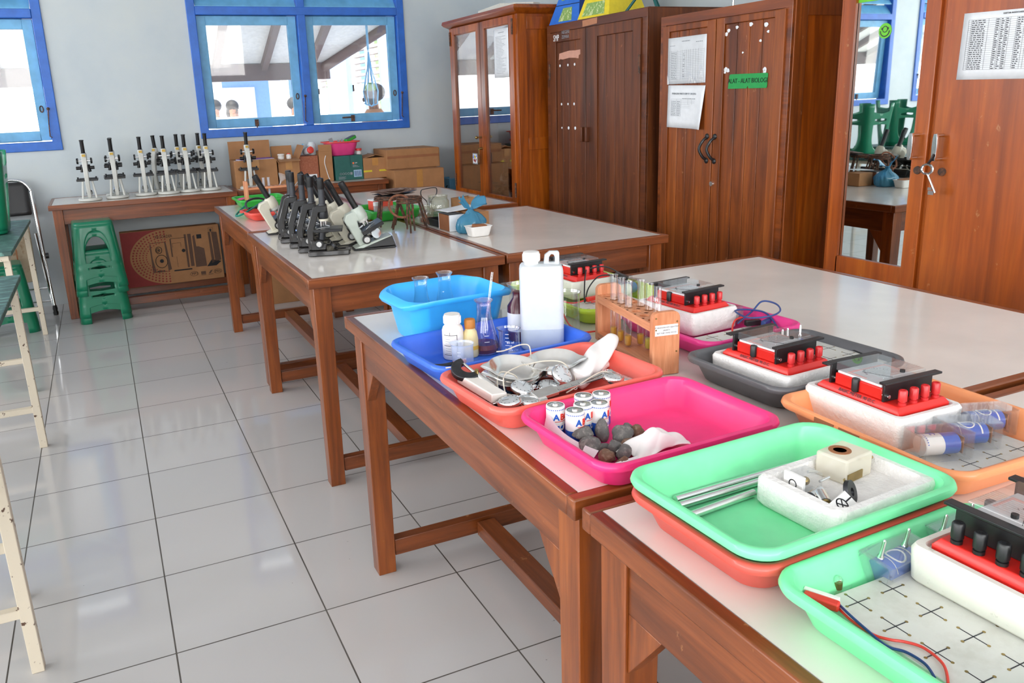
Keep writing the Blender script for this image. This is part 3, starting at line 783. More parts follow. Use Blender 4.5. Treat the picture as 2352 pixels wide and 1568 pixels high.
# the green sign
t = thing('cabinet_sign', 'green sign with dark lettering on the brown cabinet', 'sign'); t.matrix_basis = faceM((XC-.0125, -.442, 1.37), '-X') @ Matrix.Rotation(-.01, 4, 'Z')
m = MB(); m.prism([(.0, 0), (.125, 0), (.131, .012), (.137, 0), (.25, 0), (.253, .006), (.256, .062), (.25, .066), (.012, .066), (.006, .06)], 0, .003, 'Z'); obj('plate', m, 'sign', t, bev=.0005)
text('lettering', 'ALAT - ALAT BIOLOGI', .03, 'inkblack', t, loc=(.128, .034, .0036), align='CENTER', sx=.86, ext=.0006)
# mirror sticker, paper list on the red cabinet
t = thing('round_sticker', 'round bright green sticker with a black face on the mirror', 'sticker'); t.matrix_basis = faceM((XC-.0185, -1.296, 1.56), '-X')
stk = solid('sticker_green', '6cc832', .5)
obj('disc', MB().lathe([(.028, 0), (.028, .0008)], 24), stk, t, smooth=False)
m = MB(); m.tube([(.02*math.cos(a), .02*math.sin(a), .001) for a in [PI+i*PI/8 for i in range(9)]], .0022, 5); m.tube([(.011*math.cos(a), .006+.011*math.sin(a), .001) for a in [i*PI/5 for i in range(10)]], .0016, 5, True)
m.rod((-.014, .004, .0008), (-.014, .012, .0012), .002); m.rod((.014, .004, .0008), (.014, .012, .0012), .002)
obj('printing', m, 'ink', t)
t = thing('green_strip', 'bright green strip along the top of the mirror', 'label'); t.matrix_basis = faceM((XC-.0185, -1.163, 1.674), '-X')
obj('strip', MB().box(0, 0, 0, .22, .05, .001), stk, t, smooth=False)
t = paper('inventory_list', 'white typed table list on the plain red cabinet door', 'paper', -1.615, 1.37, .34, .218, XC-.031, rz=-.02)
text('lettering', 'DAFTAR INVENTARIS', .007, 'ink', t, loc=(.17, .208, .0022), align='CENTER')
R = []
for i in range(25): R += [(.02, .195-i*.0068, .3, .0005)]
for x in (.02, .03, .09, .115, .13, .148, .163, .185, .21, .22, .275, .32): R += [(x, .032, .0006, .163)]
for i in range(24): R += words(.033, .08, .19-i*.0068, .0026, 100+i)+words(.117, .127, .19-i*.0068, .0026, 140+i)+words(.134, .145, .19-i*.0068, .0026, 180+i)+words(.15, .16, .19-i*.0068, .0026, 210+i)+words(.188, .205, .19-i*.0068, .0026, 260+i)+(words(.222, .265, .19-i*.0068, .0026, 300+i) if i < 16 else [])
print_lines(t, R, 'ink')
text('chalk_mark', '23', .03, 'paper', c4, mw=Matrix.Translation((.86, -.031, 1.61)) @ Matrix.Rotation(PI/2, 4, 'X'), sx=.8)

# things on top of the cabinets
t = thing('foam_slab', 'broken white foam slab lying on the corner cabinet', 'slab', (2.83, 2.0, 1.961), 1.45)
m = MB(); m.prism([(-.45, -.05), (-.4, -.12), (.1, -.1), (.42, -.13), (.46, .1), (0, .13), (-.42, .08)], 0, .03, 'Z'); m.prism([(-.2, -.1), (.3, -.1), (.3, .1), (-.2, .1)], .03, .05, 'Z')
obj('slab', m, 'styroold', t)
def pyramid(label, loc, rz, m1, m2, bw, tw, hh, bands):
    t = thing('paper_pyramid', label, 'model', loc, rz)
    m = MB(); m.loft([[(x*w/2, y*w/2, z) for x, y in ((-1, -1), (1, -1), (1, 1), (-1, 1))] for w, z in ((bw, 0), (tw, hh))])
    o = obj('body', m, [m1, m2], t, smooth=False)
    for p in o.data.polygons:
        if p.normal.x > .5 or p.normal.y > .5: p.material_index = 1
    at = lambda u, v: ((u-.5)*(bw+(tw-bw)*v), -(bw+(tw-bw)*v)/2-.0015, v*hh)
    for v in bands:
        r = MB(); r.add([at(0, v), at(1, v), at(1, v+.012), at(0, v+.012)], [(0, 1, 2, 3)]); obj('printed_line', r, 'inkblack', t, smooth=False)
    return t, at
t, at = pyramid('blue paper pyramid with pictures standing on the dark cabinet', (2.97, 1.165, 1.815), -PI/2+.15, 'pyrblue', 'pyrdark', .30, .10, .34, (.33, .6))
m = MB(); m.add([at(.3, .04), at(.75, .04), at(.72, .28), at(.36, .28)], [(0, 1, 2, 3)]); obj('picture', m, 'picgreen', t, smooth=False)
m = MB()
for u, v in ((.25, .42), (.5, .45), (.75, .42), (.3, .66), (.62, .68)): m.add([at(u-.07, v), at(u+.07, v), at(u+.06, v+.06), at(u-.05, v+.06)], [(0, 1, 2, 3)])
obj('picture', m, 'picgreen', t, smooth=False)
t, at = pyramid('yellow paper pyramid with pictures standing on the dark cabinet', (2.96, .80, 1.815), -PI/2+.1, 'pyryellow', 'pyryellow', .30, .10, .34, (.33, .6))
m = MB(); m.add([at(.12, .04), at(.85, .04), at(.84, .26), at(.16, .26)], [(0, 1, 2, 3)]); obj('picture', m, 'picgreen', t, smooth=False)
m = MB()
m.add([at(.42, .36), at(.64, .36), at(.6, .55), at(.46, .55)], [(0, 1, 2, 3)]); obj('picture', m, 'inklight', t, smooth=False)
t = thing('tripod_stand', 'dark teal three-legged stand on the dark cabinet beside the yellow pyramid', 'stand', (2.98, .47, 1.815))
tl = solid('teal_enamel', '145a58', .4)
for a in (.3, 2.4, 4.5): obj('leg', MB().rod((.13*math.cos(a), .13*math.sin(a), 0), (.025*math.cos(a), .025*math.sin(a), .13), .008), tl, t)
obj('hub', MB().rod((0, 0, .115), (0, 0, .2), .032, .02), tl, t)
t = thing('wire_rod', 'thin upright metal rod on the brown cabinet top', 'rod', (3.1, -.1, 1.746))
obj('rod', MB().rod((0, 0, 0), (0, 0, .3), .006), 'steel', t)
obj('base', MB().lathe([(.03, 0), (.03, .008)], 16), 'steel', t)

# contents of the corner cabinet
def cbox(name, label, loc, s, mat, rz=0):
    t = thing(name, label, 'box', loc, rz)
    obj('box', MB().box(-s[0]/2, -s[1]/2, 0, s[0]/2, s[1]/2, s[2]), mat, t, bev=.002)
    obj('lid', MB().box(-s[0]/2-.003, -s[1]/2-.003, s[2]*.7, s[0]/2+.003, s[1]/2+.003, s[2]+.003), mat, t, bev=.002)
    return t
cbox('carton', 'brown carton on the shelf behind the corner cabinet glass', (2.88, 2.2, 1.042), (.26, .42, .3), 'carddark')
cbox('storage_box', 'flat grey box lying among microscopes inside the corner cabinet', (2.80, 1.56, .632), (.22, .24, .07), 'inklight')
cbox('storage_box', 'small reddish box near the bottom of the corner cabinet', (2.74, 1.75, .632), (.1, .13, .07), 'cardred')
cbox('storage_box', 'pale panel box standing at the back of the corner cabinet', (3.03, 1.56, .632), (.06, .28, .34), 'putty')
for i, (z, col) in enumerate(((1.042, 'paper'), (1.08, 'printred'), (1.115, 'inklight'), (1.152, 'p_blue'))):
    b = thing('book', ['white', 'dark red', 'grey', 'blue'][i]+' book in the stack on the corner cabinet shelf', 'book', (2.82, 1.58, z), .05*i)
    obj('pages', MB().box(-.08, -.1, .003, .08, .1, .033), 'paper', b); obj('cover', MB().box(-.082, -.102, 0, .082, .102, .003).box(-.082, -.102, .033, .082, .102, .036).box(-.082, -.102, 0, .082, -.1, .036), col, b)

# ------------------------------------------------------------------ stools
def stool_mesh():
    H_, r0, hw0, hw1 = .45, .045, .165, .122
    def per(u, z):
        """u in [-1,1] along one side, half a corner at each end"""
        k = z/H_; hw = hw0+(hw1-hw0)*k; r = r0
        st = hw-r; arc = r*PI/4; tot = st+arc; s = abs(u)*tot; sg = 1 if u >= 0 else -1
        if s <= st: return (sg*s, -hw)
        a = (s-st)/r
        return (sg*(st+r*math.sin(a)), -(hw-r)-r*math.cos(a))
    def w(z):
        if z < .085: return .62*(1 if z < .07 else (.085-z)/.015)**.6
        if z < .125: return 0
        if z < .155: return .48*min(1, (z-.125)/.006, (.155-z)/.006)
        if z < .175: return 0
        if z < .392:
            if z < .18: return .58*(z-.175)/.005
            q = (z-.272)/.12
            return .58 if q < 0 else .58*math.sqrt(max(0, 1-q*q))
        return 0
    zs = sorted(set([0, .035, .07, .074, .078, .082, .085, .105, .125, .128, .131, .14, .149, .152, .155, .165, .175, .1775, .18, .21, .24, .272, .29, .31, .33, .345, .357, .367, .376, .383, .388, .391, .392, .41, .43]))
    mb = MB()
    for q in range(4):
        Rm = Matrix.Rotation(q*PI/2, 4, 'Z'); mb.m = Rm
        for sg in (-1, 1):
            rows = []
            for z in zs:
                a = w(z); rows.append([per(sg*(a+(1-a)*j/7), z)+(z,) for j in range(8)])
            vs = [p for r in rows for p in r]
            fs = [(i*8+j, i*8+j+1, (i+1)*8+j+1, (i+1)*8+j) for i in range(len(rows)-1) for j in range(7)]
            mb.add(vs, fs)
    mb.m = Matrix()
    return mb, H_
def make_stool(label, loc, rz=0, group=None, rot=None):
    t = thing('plastic_stool', label, 'stool', loc, rz, group, rot)
    mb, H_ = stool_mesh()
    o = obj('leg_shell', mb, 'p_stool', t, ang=60); s = o.modifiers.new('thick', 'SOLIDIFY'); s.thickness = .004; s.offset = -1
    sm = MB(); sm.loft([rr(w*2, w*2, z, .045, 6) for w, z in ((.1235, .428), (.1225, .44), (.116, .449), (.108, .4505), (.06, .449), (.02, .449))])
    obj('seat', sm, 'p_stool', t, ang=50)
    return t
st = make_stool('green plastic stool at the bottom of the stack under the wall table', (-.115, 2.462, 0), .06)
for i, (n, dz) in enumerate((('second from the bottom of the stack', .04), ('second from the top of the stack', .19), ('topmost of the stack', .23))):
    dup(st, (-.115+.002*i, 2.462+.001*i, dz), .06+.008*i, 'green plastic stool under the wall table, '+n)
dup(st, (-.69, 2.42, 0), .1, 'green plastic stool on the floor in front of the folded chair')
dup(st, (-.645, 1.66, .744+.451), label='upside-down green stool on the worn green bench by the back wall', rot=(PI, 0, .0))
# ------------------------------------------------------------------ worn benches on cream iron legs
def make_bench(label, loc, L=1.36, W=.62, H=.742):
    """local x from -W to 0 (the free edge), y 0..L"""
    t = thing('worn_bench', label, 'bench', loc)
    for i in range(3): obj('top_board', MB().box(-W+i*W/3+.001, 0, H-.022, -W+(i+1)*W/3-.001, L, H), 'greenwood', t, bev=.003)
    fr = MB(); fr.box(-W+.03, .02, H-.05, -.02, .045, H-.022); fr.box(-W+.03, L-.045, H-.05, -.02, L-.02, H-.022); fr.box(-.05, .045, H-.05, -.02, L-.045, H-.022)
    obj('top_rail', fr, 'cream', t)
    for x in (-.018, -W+.05):
        for y in (.045, L-.075): 
            b = MB(); e = .02 if x > -.1 else -.02
            b.loft([[(x+ex-.03, y, z), (x+ex, y, z), (x+ex, y+.03, z), (x+ex-.03, y+.03, z)] for z, ex in ((0, e*.4), (H-.05, 0))])
            obj('leg', b, 'cream', t, bev=.002)
    for y in (.048, L-.072): obj('cross_rung', MB().box(-W+.05, y, .16, -.04, y+.025, .185), 'cream', t, bev=.002)
    return t
bn = make_bench('worn green bench with the upturned stool, next to the folded chair', (-.455, .88, 0))
dup(bn, (-.366, -1.185, 0), label='worn green bench on cream iron legs, middle of the three along the aisle')
dup(bn, (-.302, -2.80, 0), label='worn green bench on cream iron legs, its corner just in view')
dup(bn, (-1.62, 1.25, 0), label='worn green bench under two upturned stools, seen in the mirror')
dup(st, (-1.9, 2.35, .744+.451), label='upturned green stool on the bench seen in the mirror, beside the window', rot=(PI, 0, .3))
dup(st, (-1.95, 1.75, .744+.451), label='upturned green stool on the bench seen in the mirror, second from the window', rot=(PI, 0, -.2))
# ------------------------------------------------------------------ folded chair against the wall
t = thing('folding_chair', 'folded chrome chair with black backrest leaning on the wall', 'chair', (-.735, 2.80, 0), 0)
f = MB(); HW = .262
pth = [(HW+.035, -.07, .0), (HW+.018, .02, .4), (HW, .14, .8)] ; top = [(HW-.01, .155, .88), (HW-.05, .165, .93), (HW-.11, .168, .945)]
right = spline(pth+top, 6); f.tube(right+[Vector((-p.x, p.y, p.z)) for p in reversed(right)], .0115, 10)
obj('back_frame', f, 'chrome', t)
f = MB()
for q in (1, -1): f.tube([((HW+.03)*q, -.03, .03), ((HW+.012)*q, -.035, .25), ((HW-.01)*q, .0, .58)], .0105, 8)
f.rod((-HW-.03, -.03, .1), (HW+.03, -.03, .1), .008); f.rod((-HW-.03, -.01, .19), (HW+.03, -.01, .19), .008)
obj('front_frame', f, 'chrome', t)
m = MB(); m.grid(lambda u, v: ((u-.5)*(.49-.05*max(0, v-.7)), .10+.04*v+.018-.02*math.cos((u-.5)*PI), .70+.23*v), 12, 8)
o = obj('backrest', m, 'p_black', t); s = o.modifiers.new('thick', 'SOLIDIFY'); s.thickness = .025; o.modifiers.new('b', 'BEVEL').width = .008
m = MB(); m.loft([[(p[0], -.055+y+.06*(p[1]+.2)/.4, p[1]+.46) for p in [(q[0], q[1]) for q in rr(.44, .42, 0, .05, 5)]] for y in (0, .018)])
obj('seat_underside', m, speckled('worn_tan_seat', 'a9987f', '8a6f52', .55, .65, 12, .7), t, bev=.004)
m = MB()
for x in (-.12, -.04, .04, .12): m.box(x-.004, -.06, .33, x+.004, -.052, .6)
obj('seat_ribs', m, 'carddark', t)
for q in (1, -1):
    obj('rubber_foot', MB().lathe([(.016, 0), (.018, .02), (.014, .03), (.017, .045), (.0135, .07)], 14, ((HW+.035)*q, -.071, .0)), 'p_black', t)
obj('joint_plate', MB().rod((HW+.03, -.02, .42), (HW+.05, -.02, .42), .02).rod((-HW-.05, -.02, .42), (-HW-.03, -.02, .42), .02), 'p_black', t)

# ------------------------------------------------------------------ printed carton under the wall table
t = thing('printed_carton', 'brown carton printed with red dots and a stereo set, under the wall table', 'carton', (.055, 2.80, .11), .0, rot=(-.06, 0, .012))
cw, chh = .70, .415
obj('box', MB().box(0, 0, 0, cw, .15, chh), 'card', t, bev=.004)
m = MB(); P = [(0, 0)]
arc = [(.315+.27*math.cos(a), chh*.5+.205*math.sin(a)) for a in [PI/2+i*PI/24 for i in range(25)]]
m.add([(x, -.0008, z) for x, z in [(0, 0.004), (0, chh-.004)]+arc[0:1]+arc[1:-1]+arc[-1:]], [tuple(range(27))])
obj('red_print', m, 'printred', t, smooth=False)
m = MB()
for k in range(5):
    rx, rz_ = .25-.023*k, .188-.019*k
    for i in range(30-2*k):
        a = PI/2+PI*(i+.5)/(30-2*k); x = .315+rx*math.cos(a); z = chh*.5+rz_*math.sin(a); r = .0072-.0006*k
        m.loft([[(x+r*math.cos(b), -.0008, z+r*math.sin(b)) for b in [j*PI/3 for j in range(6)]], [(x+r*.9*math.cos(b), -.0014, z+r*.9*math.sin(b)) for b in [j*PI/3 for j in range(6)]]])
obj('dot_print', m, 'printred', t, smooth=False)
def quads(mb, L, y=-.0012):
    for q in L: mb.add([(x, y, z) for x, z in q], [tuple(range(len(q)))])
B_ = lambda x0, z0, x1, z1: [(x0, z0), (x1, z0), (x1, z1), (x0, z1)]
m = MB(); quads(m, [B_(.19, .1, .2, .31), [(.2, .1), (.215, .1), (.2, .2)], [(.3, .1), (.325, .11), (.305, .32), (.295, .32)], B_(.335, .2, .345, .335), B_(.44, .11, .455, .36), B_(.465, .115, .49, .36), [(.5, .105), (.58, .105), (.575, .24), (.535, .26), (.5, .26)], [(.5, .26), (.52, .26), (.515, .35), (.5, .34)], [(.62, .12), (.64, .13), (.63, .36), (.615, .36)], [(.645, .13), (.69, .14), (.68, .355), (.64, .36)]])
obj('picture_print', m, 'printbrown', t, smooth=False)
m = MB(); quads(m, [B_(.34, .09, .47, .1), B_(.19, .095, .31, .098), B_(.19, .315, .3, .318), B_(.34, .335, .45, .338), B_(.35, .3, .41, .302), B_(.35, .27, .352, .3), B_(.41, .27, .412, .302), B_(.37, .12, .372, .2), B_(.22, .1, .275, .107)])
m2 = MB(); quads(m2, [B_(.53, .318, .565, .35)]); obj('speaker_print', m2, 'inkblack', t, smooth=False)
m2 = MB(); quads(m2, [[(.58, .1), (.65, .1), (.69, .13), (.62, .15)]]); obj('speaker_print', m2, 'inkblack', t, smooth=False)
obj('picture_line_print', m, 'inkblack', t, smooth=False); m = MB()
for cx, cz, r in ((.25, .26, .022), (.26, .175, .042), (.245, .26, .012)):
    m.tube([(cx+r*math.cos(a), -.001, cz+r*1.15*math.sin(a)) for a in [i*PI/8 for i in range(16)]], .0022, 4, True)
m.rod((.262, -.0008, .178), (.262, -.002, .178), .014); m.rod((.247, -.0008, .26), (.247, -.002, .26), .006); obj('speaker_print', m, 'inkblack', t, smooth=False)
obj('dial_knob_print', MB().rod((.425, -.0008, .24), (.425, -.002, .24), .013), 'inkblack', t, smooth=False); m = MB()
quads(m, [[(.637, .385), (.648, .373), (.643, .373), (.643, .362), (.631, .362), (.631, .373), (.626, .373)]])
for a in ((.62, .357, .655, .3585), (.62, .389, .655, .3905), (.62, .357, .6215, .39), (.6535, .357, .655, .39)): quads(m, [B_(*a)])
obj('arrow_print', m, 'inkblack', t, smooth=False)
RX = Matrix.Rotation(PI/2, 4, 'X')
text('lettering', 'RECORDER', .03, 'inkblack', t, mw=Matrix.Translation((.235, -.0017, .357)) @ RX, sx=.8)
text('lettering', 'MP3', .026, 'inkblack', t, mw=Matrix.Translation((.46, -.001, .055)) @ RX)
text('lettering', 'JPEG', .024, 'inkblack', t, mw=Matrix.Translation((.63, -.001, .055)) @ RX)
m = MB()
for cx in (.48, .655): m.tube([(cx+.03*math.cos(a), -.001, .055+.017*math.sin(a)) for a in [i*PI/8 for i in range(16)]], .0012, 4, True)
quads(m, [B_(.53, .043, .565, .066), B_(.53, .036, .565, .04), B_(.583, .036, .618, .04), [(.585, .045), (.6, .045), (.617, .07), (.6, .066)]])
obj('logo_print', m, 'printbrown', t, smooth=False)

# ------------------------------------------------------------------ cartons
def carton(label, loc, s, mat='card', rz=0, flaps=(), tape=True, tapez=None, open_top=False, name='carton'):
    w, d, h = s
    t = thing(name, label, 'carton', loc, rz)
    m = MB()
    if open_top: m.box(-w/2, -d/2, 0, w/2, -d/2+.004, h).box(-w/2, d/2-.004, 0, w/2, d/2, h).box(-w/2, -d/2+.004, 0, -w/2+.004, d/2-.004, h).box(w/2-.004, -d/2+.004, 0, w/2, d/2-.004, h).box(-w/2+.004, -d/2+.004, 0, w/2-.004, d/2-.004, .005)
    else: m.box(-w/2, -d/2, 0, w/2, d/2, h)
    obj('box', m, mat, t, bev=.002)
    for side, ln, ang in flaps:
        m = MB()
        if side in 'FB': m.box(-w/2, 0, 0, w/2, .004, ln); o = obj('flap', m, mat, t, loc=(0, -d/2 if side == 'F' else d/2-.004, h), rot=(math.radians(ang), 0, 0))
        else: m.box(0, -d/2, 0, .004, d/2, ln); o = obj('flap', m, mat, t, loc=(-w/2 if side == 'L' else w/2-.004, 0, h), rot=(0, math.radians(ang), 0))
    if tape: obj('tape', MB().box(-.025, -d/2-.0012, h*.62, .025, -d/2, h), 'tape', t)
    return t
zt = .786
t = carton('open brown carton with purple books showing, behind the lone microscope', (1.065, 2.83, zt), (.315, .22, .205), 'card', 0, (('B', .135, -6), ('R', .05, 150)), open_top=True)
for i, (dx, zz, mt) in enumerate(((0, .165, 'p_magenta'), (.015, .176, 'printbrown'), (-.01, .187, 'paper'), (.02, .198, 'purple'))):
    if mt == 'purple' and 'purple' not in M: M['purple'] = solid('purple_cover', '7a4fa8', .5)
    b = thing('exercise_book', ['pink', 'brown', 'white', 'purple'][i]+' exercise book in the open carton behind the lone microscope', 'book', (1.06+dx, 2.82, zt+zz), .08*(i-1.5))
    obj('pages', MB().box(-.125, -.08, .001, .125, .08, .009), 'paper', b); obj('cover', MB().box(-.127, -.082, .009, .127, .082, .0105).box(-.127, -.082, 0, .127, .082, .0012), mt, b)
obj('filler', MB().box(-.13, -.085, .004, .13, .085, .16), 'paper', bpy.data.objects['carton'])
carton('open brown carton with flaps up and white jars on top', (1.318, 2.85, zt), (.165, .22, .19), 'card', 0, (('B', .1, -18), ('R', .11, 25), ('F', .05, 105)))
carton('reddish brown carton with a white sticker holding plastic jugs', (1.478, 2.86, zt), (.15, .2, .205), 'cardred', 0, tape=False)
t = carton('narrow tall carton with a white cord, next to the green paper box', (1.612, 2.85, zt), (.105, .2, .235), 'card', 0, (('F', .05, -4),), tape=False)
obj('cord_loop', MB().tube(spline([(.0, -.102, .2), (-.012, -.104, .15), (-.002, -.103, .09), (.012, -.104, .03), (.02, -.103, .02), (.012, -.104, .015)], 5), .003, 6), 'paper', t)
t = carton('dark green printed paper box below the pink basin', (1.792, 2.86, zt), (.228, .24, .19), 'cardgreen', 0, tape=False, name='paper_box')
m = MB(); m.box(.035, -.1215, .02, .1, -.12, .075); obj('label_print', m, solid('pale_blue_label', 'a8c8e0', .5), t)
m = MB()
for i in range(9): m.box(.04+i*.0065, -.1222, .026, .043+i*.0065, -.1214, .068)
obj('bar_print', m, 'p_wireblue', t)
m = MB()
for x in (-.07, -.05, -.03, -.008): m.tube([(x+.008*math.cos(a), -.121, .05+.008*math.sin(a)) for a in [i*PI/5 for i in range(10)]], .0014, 4, True)
m.box(.006, -.1212, .04, .024, -.12, .06)
for i in range(4): m.box(-.09, -.1212, .008+i*.006, -.09+.05+.01*(i % 2), -.12, .0105+i*.006)
obj('printing', m, 'inklight', t); m = MB()
for i in range(3): m.box(.03, -.1212, .098+i*.007, .085-.012*i, -.12, .101+i*.007)
obj('printing', m, 'inklight', t)
m = MB(); m.box(.03, -.1215, .122, .043, -.12, .136); obj('logo_print', m, 'p_orangecap', t)
text('lettering', 'APP', .012, 'paper', t, mw=Matrix.Translation((.048, -.1212, .129)) @ RX)
obj('slot_line', MB().box(.012, -.1208, .1, .014, -.12, .19), 'inkblack', t)
t = carton('small brown carton with yellow strip, next to the green paper box', (2.01, 2.84, zt), (.2, .2, .16), 'card', 0, (('L', .1, 78), ('R', .1, -76)))
obj('yellow_band', MB().box(-.1005, -.101, .05, -.03, -.1, .064).box(.03, -.101, .05, .1005, -.1, .064), 'yellow', t)
# big cartons in the corner
t = carton('large floor carton below the long flat carton in the corner', (2.31, 2.79, 0), (.42, .5, .845), 'card', 0)
obj('label_print', MB().box(-.06, -.2512, .70, .07, -.25, .705), 'printbrown', t)
t = carton('long flat brown carton lying on the large floor carton', (2.315, 2.85, .847), (.45, .34, .155), 'card', 0, tape=False)
obj('seam_strip', MB().box(-.222, -.1725, .085, .222, -.17, .105), 'carddark', t)
obj('flap', MB().box(.226, -.17, -.0, .23, .17, .15), 'card', t)
text('lettering', 'TECNO', .06, 'printbrown', t, loc=(-.05, .02, .1555), rot=(0, 0, PI), align='CENTER')
carton('plain brown carton on the floor beneath the microscope tables', (1.12, 2.3, 0), (.32, .3, .42), 'card', 0)
# sticker and things standing in the cartons
t = thing('white_sticker', 'blank white sticker on the reddish carton', 'sticker', (1.5, 2.759, .80)); obj('sheet', MB().box(-.035, 0, 0, .035, .001, .05), 'paper', t)
def jar(label, loc, r, h, mat, cap=None, capr=None, caph=.02, name='plastic_jar', rot=None):
    t = thing(name, label, 'jar', loc, 0, None, rot)
    obj('body', MB().lathe([(r*.9, 0), (r, .005), (r, h*.75), (r*.75, h*.92), (r*.6, h)], 18), mat, t)
    if cap: obj('cap', MB().lathe([(capr, h*.97), (capr, h+caph), (capr*.9, h+caph+.002)], 18), cap, t)
    return t
jar('milky white jug poking out of the reddish carton', (1.535, 2.86, .993), .035, .1, 'hdpe')
jar('clear bottle with red cap lying over the reddish carton', (1.472, 2.83, 1.018), .026, .08, 'hdpe', 'p_rim', .026, .014, 'plastic_bottle', (1.35, 0, .3))
jar('white lidded pot at the mouth of the flapped carton', (1.275, 2.80, .978), .024, .03, 'p_white', 'p_cap', .026, .008)
jar('white pot with red square mark at the mouth of the flapped carton', (1.335, 2.80, .978), .02, .035, 'p_white', 'p_rim', .012, .004)
t = thing('toothbrush', 'pale blue plastic brush leaning out of the reddish carton', 'brush', (1.425, 2.88, .993), 0, rot=(0, .5, 0)); obj('handle', MB().box(-.006, -.003, 0, .006, .003, .1), 'ltblue', t); obj('bristles', MB().box(.006, -.003, .075, .012, .003, .098), 'paper', t)
# pink basin on the green box
t = thing('pink_basin', 'pink basin with red rim standing on the green paper box', 'basin', (1.768, 2.86, .978))
m = MB(); m.loft([rr(w, d, z, .05, 6) for w, d, z in ((.19, .15, 0), (.2, .16, .006), (.25, .2, .1), (.244, .194, .1), (.194, .154, .01))], True, True); obj('bowl', m, 'p_basin', t)
m = MB(); m.loft([rr(w, d, z, .05, 6) for w, d, z in ((.25, .2, .096), (.285, .235, .1), (.285, .235, .108), (.25, .2, .108), (.246, .196, .1))], False, False); obj('rim', m, 'p_rim', t)
t = thing('multimeter', 'green-edged handheld meter lying over the pink basin rim', 'meter', (1.85, 2.84, 1.088), .3, rot=(0, -.35, .3)); obj('body', MB().box(-.05, -.02, 0, .05, .02, .028), 'p_green', t, bev=.006); obj('face', MB().box(-.04, -.021, .024, .04, .015, .03), 'p_grey', t)
t = thing('grey_clip', 'grey metal clip sticking up from the pink basin', 'clip', (1.70, 2.84, 1.06), 0, rot=(0, -.3, 0)); obj('plate', MB().box(-.015, -.002, 0, .015, .002, .055), 'inklight', t)
t = thing('grey_clip', 'grey wing nut lying in the middle of the pink basin', 'clip', (1.765, 2.84, 1.06), 0); obj('plate', MB().prism([(-.03, 0), (-.02, .04), (0, .02), (.015, .045), (.03, 0)], -.004, .004, 'Y'), 'inklight', t)
jar('small red-lidded jar beside the pink basin', (1.905, 2.83, .977), .022, .03, 'p_white', 'p_rim', .026, .014)
# the blue crate edge behind the corner cabinet
t = thing('blue_crate', 'light blue crate edge in the gap beside the corner cabinet', 'crate', (2.74, 2.94, .0)); 
obj('side', MB().box(-.045, -.09, 0, .03, -.08, .72).box(-.045, .08, 0, .03, .09, .72).box(-.045, -.08, 0, -.035, .08, .72).box(-.035, -.08, 0, .03, .08, .01), 'ltblue', t, bev=.003); obj('handle', MB().tube([(-.046, -.04, .66), (-.06, -.02, .62), (-.06, .02, .62), (-.046, .04, .66)], .004), 'p_black', t)

# ------------------------------------------------------------------ trays and what lies in them, near tables
ZT = .794
def make_tray(name, label, loc, rz, w, d, h, mat, ins=.028, r=.04, cat='tray', vents=False):
    t = thing(name, label, cat, loc, rz)
    m = MB(); lip = .011
    L = [(w-2*ins-.02, d-2*ins-.02, 0, r-.014), (w-2*ins, d-2*ins, .006, r-.008), (w-2*lip-.004, d-2*lip-.004, h-.011, r-.006), (w-.004, d-.004, h-.013, r), (w, d, h-.008, r), (w-.003, d-.003, h-.002, r), (w-.012, d-.012, h, r-.004), (w-2*lip-.004, d-2*lip-.004, h-.003, r-.006), (w-2*lip-.01, d-2*lip-.01, h-.012, r-.008), (w-2*ins-.006, d-2*ins-.006, .01, r-.012), (w-2*ins-.02, d-2*ins-.02, .0035, r-.016)]
    m.loft([rr(a, b, z, q, 7) for a, b, z, q in L])
    obj('shell', m, mat, t, ang=50)
    if vents:
        m = MB()
        for y in (.06, .01): m.box(-w/2-.0006, y-.02, h-.012, -w/2+.004, y+.02, h-.004)
        obj('slot', m, 'carddark', t)
    return t
make_tray('plastic_tray', 'royal blue tray holding the milky jug, beakers and bottles', (.752, -2.0, ZT), .09, .405, .27, .052, 'p_blue')
make_tray('plastic_tray', 'salmon red tray full of metal dishes, stopwatches and calipers', (.746, -2.283, ZT), .075, .388, .262, .055, 'p_salmon')
make_tray('plastic_tray', 'hot pink tray with upright batteries, rocks and crumpled cloth', (.775, -2.557, ZT), .035, .365, .275, .055, 'p_pink')
make_tray('plastic_tray', 'brick red tray nested underneath the mint green tray with rods', (.776, -2.868, ZT), .03, .365, .255, .055, 'p_red')
make_tray('plastic_tray', 'mint green tray holding steel rods and the hollow foam block', (.776, -2.868, ZT+.021), .03, .368, .258, .055, 'p_mint')
make_tray('plastic_tray', 'mint green tray holding the white pegboard with cross slots', (.79, -3.139, ZT), .03, .36, .29, .055, 'p_mint')
make_tray('plastic_tray', 'pale orange slotted tray holding three boxed batteries', (1.163, -2.778, ZT), -.03, .315, .36, .055, 'p_orange', vents=True)
make_tray('plastic_tray', 'charcoal grey tray holding a foam block and a red meter', (1.213, -2.446, ZT), .04, .352, .275, .055, 'p_grey')
make_tray('plastic_tray', 'magenta tray holding a red meter behind the wooden test tube rack', (1.272, -2.105, ZT), .05, .30, .36, .05, 'p_magenta')
make_tray('plastic_tray', 'lime green tray holding a red meter behind the milky jug', (1.213, -1.70, ZT), .03, .325, .42, .05, 'p_lime')
